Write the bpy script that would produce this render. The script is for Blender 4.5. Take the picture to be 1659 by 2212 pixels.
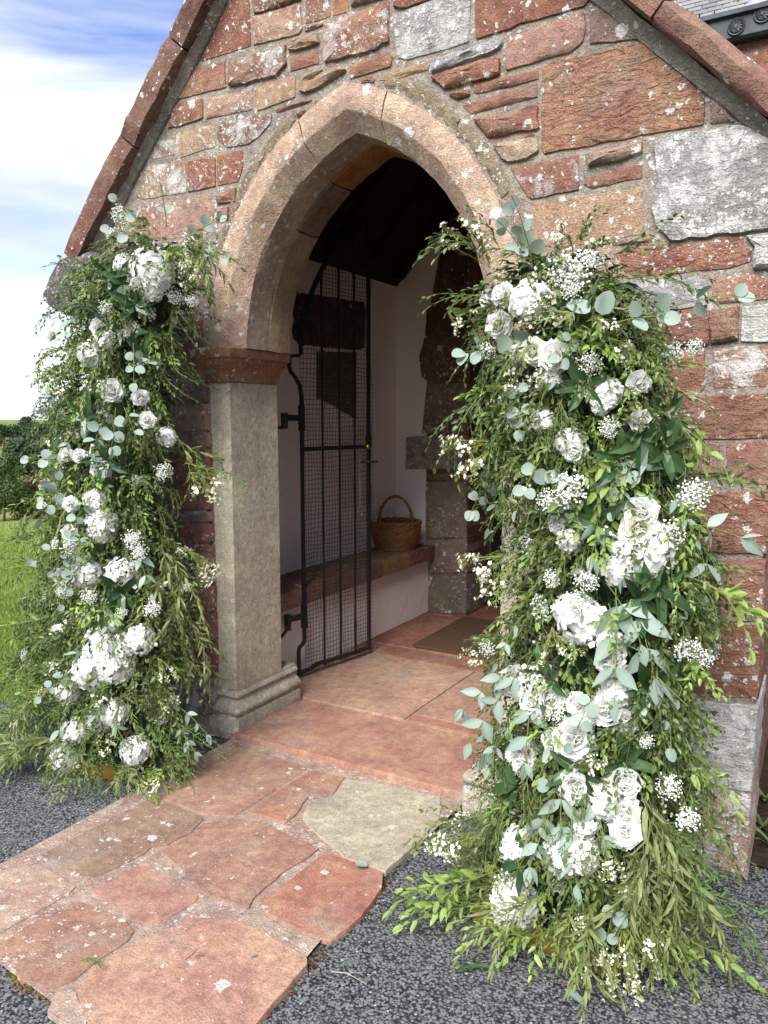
import bpy, bmesh, math, random
import numpy as np
from mathutils import Vector, Matrix, noise as mnoise

sc = bpy.context.scene
for o in list(bpy.data.objects):
    bpy.data.objects.remove(o)
random.seed(7)
rng = np.random.default_rng(11)
PI = math.pi

# ------------------------------------------------------------------ camera
CAM = np.array([1.74, -2.618, 1.5])
FPX, U0, V0 = 1650.0, 829.5, 1106.0
YAW, PITCH = math.radians(30), math.atan(201 / 1650.0)
_s, _c, _sp, _cp = math.sin(YAW), math.cos(YAW), math.sin(PITCH), math.cos(PITCH)
FWD = np.array([-_s * _cp, _c * _cp, -_sp])
UPV = np.array([-_s * _sp, _c * _sp, _cp])
RGT = np.array([_c, _s, 0.0])
cam = bpy.data.cameras.new("camera")
cam.sensor_fit = 'VERTICAL'
cam.sensor_height = 36.0
cam.lens = 36.0 * FPX / 2212.0
cam.clip_start = 0.05
cam.clip_end = 6000
camo = bpy.data.objects.new("camera", cam)
sc.collection.objects.link(camo)
camo.matrix_world = Matrix(((RGT[0], UPV[0], -FWD[0], CAM[0]), (RGT[1], UPV[1], -FWD[1], CAM[1]),
                            (RGT[2], UPV[2], -FWD[2], CAM[2]), (0, 0, 0, 1)))
sc.camera = camo

# ------------------------------------------------------------------ light
SUN_EL, SUN_AZ = math.radians(46), math.radians(176)     # azimuth of the sun, clockwise from +y: behind the camera and to its right
world = bpy.data.worlds.new("World")
sc.world = world
world.use_nodes = True
wn, wl = world.node_tree.nodes, world.node_tree.links
wn.clear()
wout = wn.new('ShaderNodeOutputWorld')
wbg = wn.new('ShaderNodeBackground')
wbg.inputs[1].default_value = 0.06
sky = wn.new('ShaderNodeTexSky')
sky.sky_type = 'NISHITA'
sky.sun_disc = False
sky.sun_elevation = SUN_EL
sky.sun_rotation = SUN_AZ
sky.air_density = 1.6
sky.dust_density = 0.4
sky.ozone_density = 3.0
wtc = wn.new('ShaderNodeTexCoord')
wmap = wn.new('ShaderNodeMapping')
wmap.inputs['Scale'].default_value = (1.2, 1.2, 6.5)
wmap.inputs['Location'].default_value = (8.604, 8.53, 0.509)
wno = wn.new('ShaderNodeTexNoise')
wno.inputs['Scale'].default_value = 1.5
wno.inputs['Detail'].default_value = 7
wno.inputs['Roughness'].default_value = 0.52
wno.inputs['Distortion'].default_value = 0.5
wcr = wn.new('ShaderNodeValToRGB')
wcr.color_ramp.elements[0].position = 0.33
wcr.color_ramp.elements[1].position = 0.60
wmx = wn.new('ShaderNodeMix')
wmx.data_type = 'RGBA'
wn2 = wn.new('ShaderNodeTexNoise')
wn2.inputs['Scale'].default_value = 3.1
wn2.inputs['Detail'].default_value = 5
wcl = wn.new('ShaderNodeMix')
wcl.data_type = 'RGBA'
wcl.inputs[6].default_value = (3.15, 3.45, 4.3, 1)
wcl.inputs[7].default_value = (4.9, 5.05, 5.5, 1)
wl.new(wtc.outputs['Generated'], wmap.inputs['Vector'])
wl.new(wmap.outputs[0], wno.inputs['Vector'])
wl.new(wmap.outputs[0], wn2.inputs['Vector'])
wcm = wn.new('ShaderNodeMapRange')
wcm.inputs[1].default_value, wcm.inputs[2].default_value = 0.35, 0.65
wl.new(wn2.outputs['Fac'], wcm.inputs[0])
wl.new(wcm.outputs[0], wcl.inputs[0])
wl.new(wcl.outputs[2], wmx.inputs[7])
wl.new(wno.outputs['Fac'], wcr.inputs[0])
wsep = wn.new('ShaderNodeSeparateXYZ')          # pale haze low down, all round the horizon
wl.new(wtc.outputs['Generated'], wsep.inputs[0])
whz = wn.new('ShaderNodeMapRange')
whz.inputs[1].default_value, whz.inputs[2].default_value = 0.16, 0.02
wl.new(wsep.outputs[2], whz.inputs[0])
wmax = wn.new('ShaderNodeMath')
wmax.operation = 'MAXIMUM'
wl.new(wcr.outputs[0], wmax.inputs[0])
wl.new(whz.outputs[0], wmax.inputs[1])
wl.new(wmax.outputs[0], wmx.inputs[0])
whs = wn.new('ShaderNodeHueSaturation')
whs.inputs['Saturation'].default_value = 1.2
whs.inputs['Value'].default_value = 0.80
whs.inputs['Hue'].default_value = 0.53
wl.new(sky.outputs[0], whs.inputs['Color'])
wl.new(whs.outputs[0], wmx.inputs[6])
wl.new(wmx.outputs[2], wbg.inputs[0])
wl.new(wbg.outputs[0], wout.inputs[0])
sl = bpy.data.lights.new("sun", 'SUN')
sl.energy = 2.0
sl.angle = math.radians(38)
sl.color = (1.0, 0.98, 0.95)
so = bpy.data.objects.new("sun", sl)
sc.collection.objects.link(so)
sdir = Vector((math.sin(SUN_AZ) * math.cos(SUN_EL), math.cos(SUN_AZ) * math.cos(SUN_EL), math.sin(SUN_EL)))
so.rotation_euler = sdir.to_track_quat('Z', 'Y').to_euler()
so.location = sdir * 30
sc.view_settings.view_transform = 'Standard'
sc.view_settings.look = 'None'
sc.view_settings.exposure = 2.1
sc.view_settings.gamma = 1
sc.view_settings.use_curve_mapping = False


# ------------------------------------------------------------------ helpers
def at(u, v, x=None, y=None, z=None):
    """the point of the plane x=, y= or z= that a sight line from the photograph's viewpoint meets"""
    d = FWD + RGT * (u - U0) / FPX - UPV * (v - V0) / FPX
    k, val = (0, x) if x is not None else ((1, y) if y is not None else (2, z))
    return CAM + d * ((val - CAM[k]) / d[k])


COL = sc.collection


def obj(name, me, parent=None, mat=None, color=None, idx=0):
    o = bpy.data.objects.new(name, me)
    COL.objects.link(o)
    if parent is not None:
        o.parent = parent
    if mat is not None and me is not None and not me.materials:
        me.materials.append(mat)
    if color is not None:
        o.color = color
    o.pass_index = idx
    return o


def tag(o, label=None, cat=None, group=None, kind=None):
    if label:
        o['label'] = label
    if cat:
        o['category'] = cat
    if group:
        o['group'] = group
    if kind:
        o['kind'] = kind
    return o


def empty(name, loc=(0, 0, 0), parent=None, **k):
    o = bpy.data.objects.new(name, None)
    COL.objects.link(o)
    o.empty_display_size = 0.1
    o.location = loc
    if parent:
        o.parent = parent
    return tag(o, **k)


class MB:
    """collects vertices and faces for one mesh"""

    def __init__(self):
        self.v, self.f, self.a, self.m = [], [], [], []

    def add(self, vs, fs, var=0.5, mi=0):
        b = len(self.v)
        self.v.extend([tuple(map(float, p)) for p in vs])
        self.f.extend([tuple(i + b for i in f) for f in fs])
        self.a.extend([var] * len(vs))
        self.m.extend([mi] * len(fs))

    def box(self, lo, hi, var=0.5, mi=0):
        x0, y0, z0 = lo
        x1, y1, z1 = hi
        self.add([(x0, y0, z0), (x1, y0, z0), (x1, y1, z0), (x0, y1, z0), (x0, y0, z1), (x1, y0, z1), (x1, y1, z1), (x0, y1, z1)],
                 [(0, 3, 2, 1), (4, 5, 6, 7), (0, 1, 5, 4), (1, 2, 6, 5), (2, 3, 7, 6), (3, 0, 4, 7)], var, mi)

    def tube(self, pts, r, n=4, closed=False, var=0.5, mi=0, cap=True, flat=None):
        pts = [Vector(p) for p in pts]
        N = len(pts)
        rs = r if isinstance(r, (list, tuple)) else [r] * N
        ref = Vector((0.13, 0.21, 0.97)) if flat is None else Vector(flat)
        vs, fs = [], []
        for i, p in enumerate(pts):
            a = pts[i - 1] if (i > 0 or closed) else p
            b = pts[(i + 1) % N] if (i < N - 1 or closed) else p
            t = (b - a)
            t = t.normalized() if t.length > 1e-9 else Vector((0, 0, 1))
            s = t.cross(ref)
            if s.length < 1e-3:
                s = t.cross(Vector((1, 0, 0)))
            s.normalize()
            w = s.cross(t)
            for k in range(n):
                an = 2 * PI * (k + .5) / n
                vs.append(p + (s * math.cos(an) + w * math.sin(an)) * rs[i])
        for i in range(N if closed else N - 1):
            j = (i + 1) % N
            for k in range(n):
                fs.append((i * n + k, i * n + (k + 1) % n, j * n + (k + 1) % n, j * n + k))
        if cap and not closed and n > 2:
            fs.append(tuple(range(n - 1, -1, -1)))
            fs.append(tuple((N - 1) * n + k for k in range(n)))
        self.add(vs, fs, var, mi)

    def prism(self, poly, y0, y1, axis='y', var=0.5):
        """a polygon of (a, b) pushed along an axis"""
        def P(a, b, t):
            return {'y': (a, t, b), 'x': (t, a, b), 'z': (a, b, t)}[axis]
        n = len(poly)
        vs = [P(a, b, y0) for a, b in poly] + [P(a, b, y1) for a, b in poly]
        fs = [tuple(range(n)), tuple(range(2 * n - 1, n - 1, -1))]
        for i in range(n):
            j = (i + 1) % n
            fs.append((i, i + n, j + n, j))
        self.add(vs, fs, var)

    def mesh(self, name, mats=(), smooth=False, fix=False, sharp=0):
        me = bpy.data.meshes.new(name)
        me.from_pydata(self.v, [], self.f)
        at_ = me.attributes.new('var', 'FLOAT', 'POINT')
        at_.data.foreach_set('value', np.array(self.a, dtype=np.float32))
        for m in (mats if isinstance(mats, (list, tuple)) else [mats]):
            me.materials.append(m)
        if any(self.m):
            me.polygons.foreach_set('material_index', np.array(self.m, dtype=np.int32))
        if smooth:
            me.polygons.foreach_set('use_smooth', np.ones(len(me.polygons), dtype=bool))
        if fix:
            bm = bmesh.new()
            bm.from_mesh(me)
            bmesh.ops.recalc_face_normals(bm, faces=bm.faces)
            bm.to_mesh(me)
            bm.free()
        if sharp:
            me.polygons.foreach_set('use_smooth', np.ones(len(me.polygons), dtype=bool))
            me.set_sharp_from_angle(angle=math.radians(sharp))
        me.update()
        return me


def build(mb, name, mat, parent=None, smooth=False, fix=True, color=None, idx=0, sharp=0):
    if mat in (M.get('dressed'), M.get('stone'), M.get('slab'), M.get('floor_stone')):
        sharp = 38
    return obj(name, mb.mesh(name, mat, smooth, fix, sharp), parent, color=color, idx=idx)


def big_mesh(name, verts, faces, mat, var=None):
    """many small polygons at once from arrays"""
    me = bpy.data.meshes.new(name)
    k = faces.shape[1]
    me.vertices.add(len(verts))
    me.vertices.foreach_set('co', verts.astype(np.float32).ravel())
    me.loops.add(faces.size)
    me.loops.foreach_set('vertex_index', faces.astype(np.int32).ravel())
    me.polygons.add(len(faces))
    me.polygons.foreach_set('loop_start', np.arange(0, faces.size, k, dtype=np.int32))
    if var is not None:
        a = me.attributes.new('var', 'FLOAT', 'POINT')
        a.data.foreach_set('value', var.astype(np.float32))
    me.materials.append(mat)
    me.update(calc_edges=True)
    return me


# ------------------------------------------------------------------ materials
def nt(name):
    m = bpy.data.materials.new(name)
    m.use_nodes = True
    n, l = m.node_tree.nodes, m.node_tree.links
    return m, n, l, n['Principled BSDF']


def N(n, t, **k):
    x = n.new(t)
    for a, b in k.items():
        if a in x.inputs:
            x.inputs[a].default_value = b
        else:
            setattr(x, a, b)
    return x


def mixc(n, l, fac, a, b, mode='MIX'):
    x = n.new('ShaderNodeMix')
    x.data_type = 'RGBA'
    x.blend_type = mode
    for s, v in ((0, fac), (6, a), (7, b)):
        if hasattr(v, 'links') or hasattr(v, 'is_linked'):
            l.new(v, x.inputs[s])
        elif isinstance(v, (int, float)):
            x.inputs[s].default_value = v
        else:
            x.inputs[s].default_value = (*v[:3], 1)
    return x.outputs[2]


def math_(n, l, op, a, b=None, c=None, clamp=False):
    x = n.new('ShaderNodeMath')
    x.operation = op
    x.use_clamp = clamp
    for i, v in enumerate((a, b, c)):
        if v is None:
            continue
        if isinstance(v, (int, float)):
            x.inputs[i].default_value = v
        else:
            l.new(v, x.inputs[i])
    return x.outputs[0]


def maprange(n, l, v, a, b, c=0.0, d=1.0):
    x = n.new('ShaderNodeMapRange')
    l.new(v, x.inputs[0])
    for i, q in enumerate((a, b, c, d)):
        if isinstance(q, (int, float)):
            x.inputs[i + 1].default_value = q
        else:
            l.new(q, x.inputs[i + 1])
    return x.outputs[0]


def noise_(n, l, vec, scale, detail=4, rough=.55, dist=0.0):
    x = N(n, 'ShaderNodeTexNoise', Scale=scale, Detail=detail, Roughness=rough, Distortion=dist)
    l.new(vec, x.inputs['Vector'])
    return x.outputs['Fac']


def bump_(n, l, h, strength, dist, prev=None):
    b = N(n, 'ShaderNodeBump', Strength=strength, Distance=dist)
    l.new(h, b.inputs['Height'])
    if prev is not None:
        l.new(prev, b.inputs['Normal'])
    return b.outputs[0]


def stone_mat(name, col=None, lich=None, grain=1.0, ribs=True, spots=(0.80, 0.785, 0.74), relief=1.0, dusty=.5, soot=.45):
    """weathered sandstone: colour and amount of lichen come from the object, grain and blotches from noise"""
    m, n, l, bs = nt(name)
    tc = n.new('ShaderNodeTexCoord')
    P = tc.outputs['Object']
    oi = n.new('ShaderNodeObjectInfo')
    if col is None:
        base, amt = oi.outputs['Color'], oi.outputs['Alpha']
    else:
        rgb = n.new('ShaderNodeRGB')
        rgb.outputs[0].default_value = (*col, 1)
        va = n.new('ShaderNodeValue')
        va.outputs[0].default_value = lich or 0.0
        base, amt = rgb.outputs[0], va.outputs[0]
    big = noise_(n, l, P, 6, 5, .6, .4)
    mid = noise_(n, l, P, 32, 5, .65)
    fine = noise_(n, l, P, 170, 3, .7)
    stain = noise_(n, l, P, 2.7, 4, .6, .8)
    k = math_(n, l, 'MULTIPLY_ADD', big, 0.9, 0.55)
    k = math_(n, l, 'MULTIPLY', k, maprange(n, l, mid, .28, .72, .72, 1.28))
    k = math_(n, l, 'MULTIPLY', k, maprange(n, l, fine, .3, .7, .70, 1.32))
    cmb = n.new('ShaderNodeCombineColor')
    for i in range(3):
        l.new(k, cmb.inputs[i])
    c = mixc(n, l, 1.0, base, cmb.outputs[0], 'MULTIPLY')
    grey = mixc(n, l, 1.0, (0.20, 0.175, 0.155), cmb.outputs[0], 'MULTIPLY')
    c = mixc(n, l, maprange(n, l, stain, .52, .70, 0, soot), c, grey)
    dust = noise_(n, l, P, 14, 6, .7, .5)
    c = mixc(n, l, maprange(n, l, dust, .42, .68, .04, .48 * dusty), c, mixc(n, l, 1.0, (.37, .30, .26), cmb.outputs[0], 'MULTIPLY'))
    hsv = N(n, 'ShaderNodeHueSaturation')
    l.new(maprange(n, l, mid, .3, .7, .985, 1.015), hsv.inputs['Hue'])
    hsv.inputs['Hue'].default_value = .5
    l.new(c, hsv.inputs['Color'])
    hue = math_(n, l, 'SUBTRACT', maprange(n, l, big, .3, .7, .985, 1.02), .5)
    l.new(hue, hsv.inputs['Hue'])
    c = hsv.outputs[0]
    # lichen: crusts of several sizes, gathered in colonies
    dn = N(n, 'ShaderNodeTexNoise', Scale=70, Detail=3)
    l.new(P, dn.inputs['Vector'])
    wv = mixc(n, l, 0.040, P, dn.outputs['Color'], 'ADD')
    colony = noise_(n, l, P, 4.2, 3, .6)
    masks = []
    for scale, k_, lo, c0 in ((17, .34, .0, .36), (36, .85, .0, .34), (74, 1.1, .0, .38)):
        vo = N(n, 'ShaderNodeTexVoronoi', Scale=scale)
        l.new(wv, vo.inputs['Vector'])
        sep = n.new('ShaderNodeSeparateColor')
        l.new(vo.outputs['Color'], sep.inputs[0])
        q = math_(n, l, 'MULTIPLY', amt, maprange(n, l, colony, c0, c0 + .22, .0 if scale > 60 else .12, 1.6))
        thr = math_(n, l, 'SUBTRACT', 1.0, math_(n, l, 'MULTIPLY', q, k_))
        rad = maprange(n, l, sep.outputs[0], thr, 1.0, 0.0, .50)
        d = math_(n, l, 'SUBTRACT', rad, vo.outputs['Distance'])
        masks.append(maprange(n, l, d, .02, .10, 0, 1))
    wash = noise_(n, l, P, 9, 7, .72, .6)
    wash = math_(n, l, 'MULTIPLY', maprange(n, l, wash, .50, .60, 0, .85), maprange(n, l, amt, .5, .9, 0, 1))
    mk = math_(n, l, 'MAXIMUM', math_(n, l, 'MAXIMUM', masks[0], masks[1]), math_(n, l, 'MAXIMUM', masks[2], wash))
    crust = noise_(n, l, P, 220, 3, .7)
    mk = math_(n, l, 'MULTIPLY', mk, maprange(n, l, crust, .25, .5, .35, 1))
    lc = mixc(n, l, maprange(n, l, crust, .3, .7), tuple(x * .62 for x in spots), spots)
    c = mixc(n, l, math_(n, l, 'MULTIPLY', mk, .93), c, lc)
    l.new(c, bs.inputs['Base Color'])
    bs.inputs['Roughness'].default_value = .92
    bs.inputs['Specular IOR Level'].default_value = .15
    nrm = bump_(n, l, mid, .7 * relief, .022 * grain)
    nrm = bump_(n, l, fine, 1.0 * relief, .010 * grain, nrm)
    nrm = bump_(n, l, mk, .5, .006, nrm)
    if ribs:
        mp = N(n, 'ShaderNodeMapping')
        mp.inputs['Scale'].default_value = (9, 9, 25)
        mp.inputs['Rotation'].default_value = (0, math.radians(-5), 0)
        l.new(P, mp.inputs['Vector'])
        rb = noise_(n, l, mp.outputs[0], 1.6, 3, .55, 1.2)
        am = math_(n, l, 'MULTIPLY', oi.outputs['Object Index'], .1)
        h = math_(n, l, 'MULTIPLY', rb, am)
        nrm = bump_(n, l, h, .8, .034, nrm)
    l.new(nrm, bs.inputs['Normal'])
    return m


M = {}
M['stone'] = stone_mat('sandstone')
M['dressed'] = stone_mat('dressed_sandstone', ribs=False, grain=.8, soot=.22, dusty=.5)
M['mortar'] = stone_mat('lime_mortar', (.30, .245, .20), .35, 1.1, False)
M['slab'] = stone_mat('flagstone', grain=.4, ribs=False, spots=(.62, .54, .47), relief=.7, dusty=.35)
M['joint'] = stone_mat('path_mortar', (.31, .205, .16), .6, .7, False, spots=(.66, .56, .50))
M['floor_stone'] = stone_mat('floor_stone', grain=.2, ribs=False, relief=.35, dusty=.15)


def simple(name, col, rough=.8, spec=.3, metal=0, scale=20, amt=.25, bump=.2, bdist=.01, detail=4, var=False):
    m, n, l, bs = nt(name)
    tc = n.new('ShaderNodeTexCoord')
    f = noise_(n, l, tc.outputs['Object'], scale, detail, .6)
    a = tuple(x * (1 - amt) for x in col)
    b = tuple(min(1, x * (1 + amt)) for x in col)
    c = mixc(n, l, maprange(n, l, f, .3, .7), a, b)
    l.new(c, bs.inputs['Base Color'])
    bs.inputs['Roughness'].default_value = rough
    bs.inputs['Specular IOR Level'].default_value = spec
    bs.inputs['Metallic'].default_value = metal
    if bump:
        l.new(bump_(n, l, f, bump, bdist), bs.inputs['Normal'])
    return m


def plaster():
    m, n, l, bs = nt('limewash')
    tc = n.new('ShaderNodeTexCoord')
    P = tc.outputs['Object']
    a, b = noise_(n, l, P, 2.2, 5, .6), noise_(n, l, P, 45, 4, .6)
    c = mixc(n, l, maprange(n, l, a, .3, .7), (.83, .72, .695), (.89, .80, .785))
    c = mixc(n, l, maprange(n, l, b, .62, .75, 0, .5), c, (.5, .36, .29))
    l.new(c, bs.inputs['Base Color'])
    bs.inputs['Roughness'].default_value = .95
    l.new(bump_(n, l, noise_(n, l, P, 14, 5, .6), .5, .012, bump_(n, l, b, .3, .004)), bs.inputs['Normal'])
    return m


M['plaster'] = plaster()
M['iron'] = simple('painted_iron', (.012, .013, .015), .45, .5, 0, 60, .5, .3, .002)
M['wire'] = simple('coated_wire', (.022, .022, .020), .5, .4, 0, 80, .4, 0)
M['rust'] = simple('rusty_iron', (.07, .045, .032), .8, .3, 0, 70, .5, .4, .003)
M['brass'] = simple('brass', (.55, .36, .10), .35, .5, 1, 40, .2, 0)
M['gold'] = simple('gold_metal', (.72, .42, .09), .32, .5, .85, 30, .12, 0)
M['timber'] = simple('dark_timber', (.020, .014, .011), .8, .2, 0, 18, .4, .3, .004)
M['roofing'] = simple('roof_felt', (.05, .05, .052), .85, .2, 0, 12, .3, .2, .01)
M['wicker'] = simple('wicker', (.235, .115, .045), .6, .3, 0, 55, .5, .2, .002)
M['mat'] = simple('coir', (.115, .068, .042), .97, .05, 0, 160, .6, .8, .012, 6)
M['soil'] = simple('soil', (.032, .023, .016), .95, .1, 0, 30, .5, .8, .03, 6)
M['moss'] = simple('moss', (.055, .085, .012), .95, .1, 0, 60, .6, .8, .01, 5)
M['bark'] = simple('bark', (.07, .05, .035), .95, .1, 0, 20, .4, .6, .02)
M['lead'] = simple('lead', (.22, .225, .26), .55, .4, .3, 14, .35, .2, .005)
M['gutter'] = simple('gutter_iron', (.035, .04, .048), .6, .4, .2, 9, .6, .2, .004)
M['pinkstone'] = simple('pebble', (.45, .27, .23), .85, .2, 0, 60, .2, .3, .004)
M['stem'] = simple('green_stem', (.13, .16, .045), .7, .2, 0, 50, .3, 0)
M['woodstem'] = simple('brown_stem', (.11, .065, .035), .8, .2, 0, 50, .3, 0)


def slate_mat():
    m, n, l, bs = nt('slate')
    oi = n.new('ShaderNodeObjectInfo')
    tc = n.new('ShaderNodeTexCoord')
    f = noise_(n, l, tc.outputs['Object'], 30, 5, .6)
    c = mixc(n, l, oi.outputs['Random'], (.085, .082, .085), (.19, .185, .18))
    c = mixc(n, l, maprange(n, l, f, .45, .75), c, (.24, .235, .225))
    l.new(c, bs.inputs['Base Color'])
    bs.inputs['Roughness'].default_value = .7
    l.new(bump_(n, l, f, .4, .004), bs.inputs['Normal'])
    return m


M['slate'] = slate_mat()


def leaf_mat(name, a, b, rough=.5, trans=.25, back=None, spec=.35):
    """leaf: two greens mixed per leaf and per sprig, some light passing through, paler underside"""
    m, n, l, bs = nt(name)
    at_ = N(n, 'ShaderNodeAttribute', attribute_name='var')
    oi = n.new('ShaderNodeObjectInfo')
    f = math_(n, l, 'ADD', math_(n, l, 'MULTIPLY', at_.outputs['Fac'], .6), math_(n, l, 'MULTIPLY', oi.outputs['Random'], .4))
    c = mixc(n, l, f, a, b)
    if back:
        ge = n.new('ShaderNodeNewGeometry')
        c = mixc(n, l, math_(n, l, 'MULTIPLY', ge.outputs['Backfacing'], .6), c, back)
    l.new(c, bs.inputs['Base Color'])
    bs.inputs['Roughness'].default_value = rough
    bs.inputs['Specular IOR Level'].default_value = spec
    tr = n.new('ShaderNodeBsdfTranslucent')
    l.new(mixc(n, l, .5, c, (a[0] * 1.8, a[1] * 2.0, a[2] * .9)), tr.inputs['Color'])
    mx = N(n, 'ShaderNodeMixShader')
    mx.inputs[0].default_value = trans
    l.new(bs.outputs[0], mx.inputs[1])
    l.new(tr.outputs[0], mx.inputs[2])
    l.new(mx.outputs[0], n['Material Output'].inputs['Surface'])
    return m


M['leaf'] = leaf_mat('small_leaf', (.042, .070, .018), (.195, .235, .078), .36, .28, (.10, .14, .075))
M['deep'] = leaf_mat('deep_leaf', (.026, .052, .016), (.115, .155, .052), .34, .2, (.10, .13, .07))
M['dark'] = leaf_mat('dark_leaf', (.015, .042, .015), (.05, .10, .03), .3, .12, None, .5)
M['lime'] = leaf_mat('lime_leaf', (.13, .215, .035), (.30, .39, .10), .45, .3)
M['willow'] = leaf_mat('willow_leaf', (.13, .16, .05), (.26, .29, .115), .5, .25, (.20, .22, .12))
M['euc'] = leaf_mat('eucalyptus_leaf', (.165, .225, .170), (.31, .375, .315), .6, .15, (.27, .33, .28), .25)
M['frond'] = leaf_mat('frond_leaf', (.045, .105, .020), (.105, .185, .045), .5, .25)
M['needle'] = leaf_mat('needle_leaf', (.13, .165, .035), (.26, .28, .07), .5, .25)
M['grassblade'] = leaf_mat('grass_blade', (.11, .18, .022), (.29, .36, .085), .6, .3)
M['crown'] = leaf_mat('tree_leaf', (.012, .030, .012), (.040, .070, .024), .6, .15)
M['hedge'] = leaf_mat('hedge_leaf', (.030, .055, .014), (.085, .115, .030), .6, .2)
M['bramble'] = leaf_mat('bramble_leaf', (.10, .085, .035), (.27, .19, .095), .6, .2)


def petal_mat(name, a, b, trans=.22):
    m, n, l, bs = nt(name)
    at_ = N(n, 'ShaderNodeAttribute', attribute_name='var')
    c = mixc(n, l, at_.outputs['Fac'], a, b)
    l.new(c, bs.inputs['Base Color'])
    bs.inputs['Roughness'].default_value = .6
    bs.inputs['Specular IOR Level'].default_value = .2
    tr = n.new('ShaderNodeBsdfTranslucent')
    l.new(c, tr.inputs['Color'])
    mx = N(n, 'ShaderNodeMixShader')
    mx.inputs[0].default_value = trans
    l.new(bs.outputs[0], mx.inputs[1])
    l.new(tr.outputs[0], mx.inputs[2])
    l.new(mx.outputs[0], n['Material Output'].inputs['Surface'])
    return m


M['petal'] = petal_mat('white_petal', (.92, .91, .88), (.87, .88, .83), .42)
M['cream'] = petal_mat('cream_petal', (.84, .83, .70), (.78, .80, .62))
M['gyp'] = petal_mat('gypsophila_petal', (.86, .86, .82), (.72, .76, .62), .1)
M['wax'] = petal_mat('waxflower_petal', (.86, .84, .72), (.70, .66, .36), .15)


def tarmac_mat(chip=False):
    m, n, l, bs = nt('tarmac_chip' if chip else 'tarmac')
    tc = n.new('ShaderNodeTexCoord')
    P = tc.outputs['Object']
    if chip:
        at_ = N(n, 'ShaderNodeAttribute', attribute_name='var')
        c = mixc(n, l, at_.outputs['Fac'], (.105, .112, .114), (.165, .172, .172))
        c = mixc(n, l, maprange(n, l, at_.outputs['Fac'], .975, .985), c, (.34, .29, .26))
    else:
        vo = N(n, 'ShaderNodeTexVoronoi', Scale=105)
        l.new(P, vo.inputs['Vector'])
        sep = n.new('ShaderNodeSeparateColor')
        l.new(vo.outputs['Color'], sep.inputs[0])
        c = mixc(n, l, sep.outputs[0], (.045, .050, .052), (.125, .132, .132))
        c = mixc(n, l, maprange(n, l, vo.outputs['Distance'], .3, .7), c, (.012, .013, .013))
        l.new(bump_(n, l, vo.outputs['Distance'], .9, -.008), bs.inputs['Normal'])
    c = mixc(n, l, maprange(n, l, noise_(n, l, P, 1.6, 4, .6), .45, .7, 0, .3), c, (.11, .105, .095))
    l.new(c, bs.inputs['Base Color'])
    bs.inputs['Roughness'].default_value = .8
    bs.inputs['Specular IOR Level'].default_value = .3
    return m


M['tarmac'] = tarmac_mat()
M['chip'] = tarmac_mat(True)


def field_mat():
    m, n, l, bs = nt('grassland')
    tc = n.new('ShaderNodeTexCoord')
    P = tc.outputs['Object']
    a, b = noise_(n, l, P, .05, 4, .6), noise_(n, l, P, 3, 6, .65)
    c = mixc(n, l, maprange(n, l, b, .3, .7), (.075, .125, .020), (.155, .205, .045))
    c = mixc(n, l, maprange(n, l, a, .45, .65, 0, .7), c, (.22, .20, .085))
    l.new(c, bs.inputs['Base Color'])
    bs.inputs['Roughness'].default_value = .95
    bs.inputs['Specular IOR Level'].default_value = .1
    l.new(bump_(n, l, b, .5, .05), bs.inputs['Normal'])
    return m


M['field'] = field_mat()

# ------------------------------------------------------------------ ground
def terrain_h(x, y):
    r = np.hypot(x - 1, y)
    t = np.clip((r - 9.5) / 32, 0, 1)
    h = -.02 - 3.4 * t * t * (3 - 2 * t)
    return h - 2.6 * np.clip((r - 60) / 250, 0, 1) + 4.2 * np.clip((r - 600) / 2200, 0, 1)


rs = np.concatenate([[0.0], np.geomspace(2, 3000, 70)])
th = np.linspace(0, 2 * PI, 97)[:-1]
gx = 1 + rs[:, None] * np.cos(th)[None, :]
gy = rs[:, None] * np.sin(th)[None, :]
V = np.stack([gx, gy, terrain_h(gx, gy)], -1).reshape(-1, 3)
F = [(i * 96 + j, i * 96 + (j + 1) % 96, (i + 1) * 96 + (j + 1) % 96, (i + 1) * 96 + j) for i in range(len(rs) - 1) for j in range(96)]
me = big_mesh('grassland', V, np.array(F), M['field'])
me.polygons.foreach_set('use_smooth', np.ones(len(me.polygons), dtype=bool))
tag(obj('grassland', me), kind='structure')

mb = MB()
edge = [(-9, -.30)] + [(x, -.24 + .02 * math.sin(x * 9) + random.uniform(-.012, .012)) for x in np.arange(-6, -1.5, .12)] + [(-1.42, -.2), (-1.42, .3)]
poly = [(-9, -7)] + edge + [(1.55, .3), (1.62, .08), (1.75, .22), (2.2, .34), (3.5, .36), (7, .3), (7, -7)]
mb.add([(a, b, 0) for a, b in poly], [tuple(range(len(poly)))])
o = build(mb, 'tarmac', M['tarmac'], fix=False)
tag(o, kind='structure')
bm = bmesh.new(); bm.from_mesh(o.data); bmesh.ops.triangulate(bm, faces=bm.faces)
for f in bm.faces:
    if f.normal.z < 0:
        f.normal_flip()
bm.to_mesh(o.data); bm.free()


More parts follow.
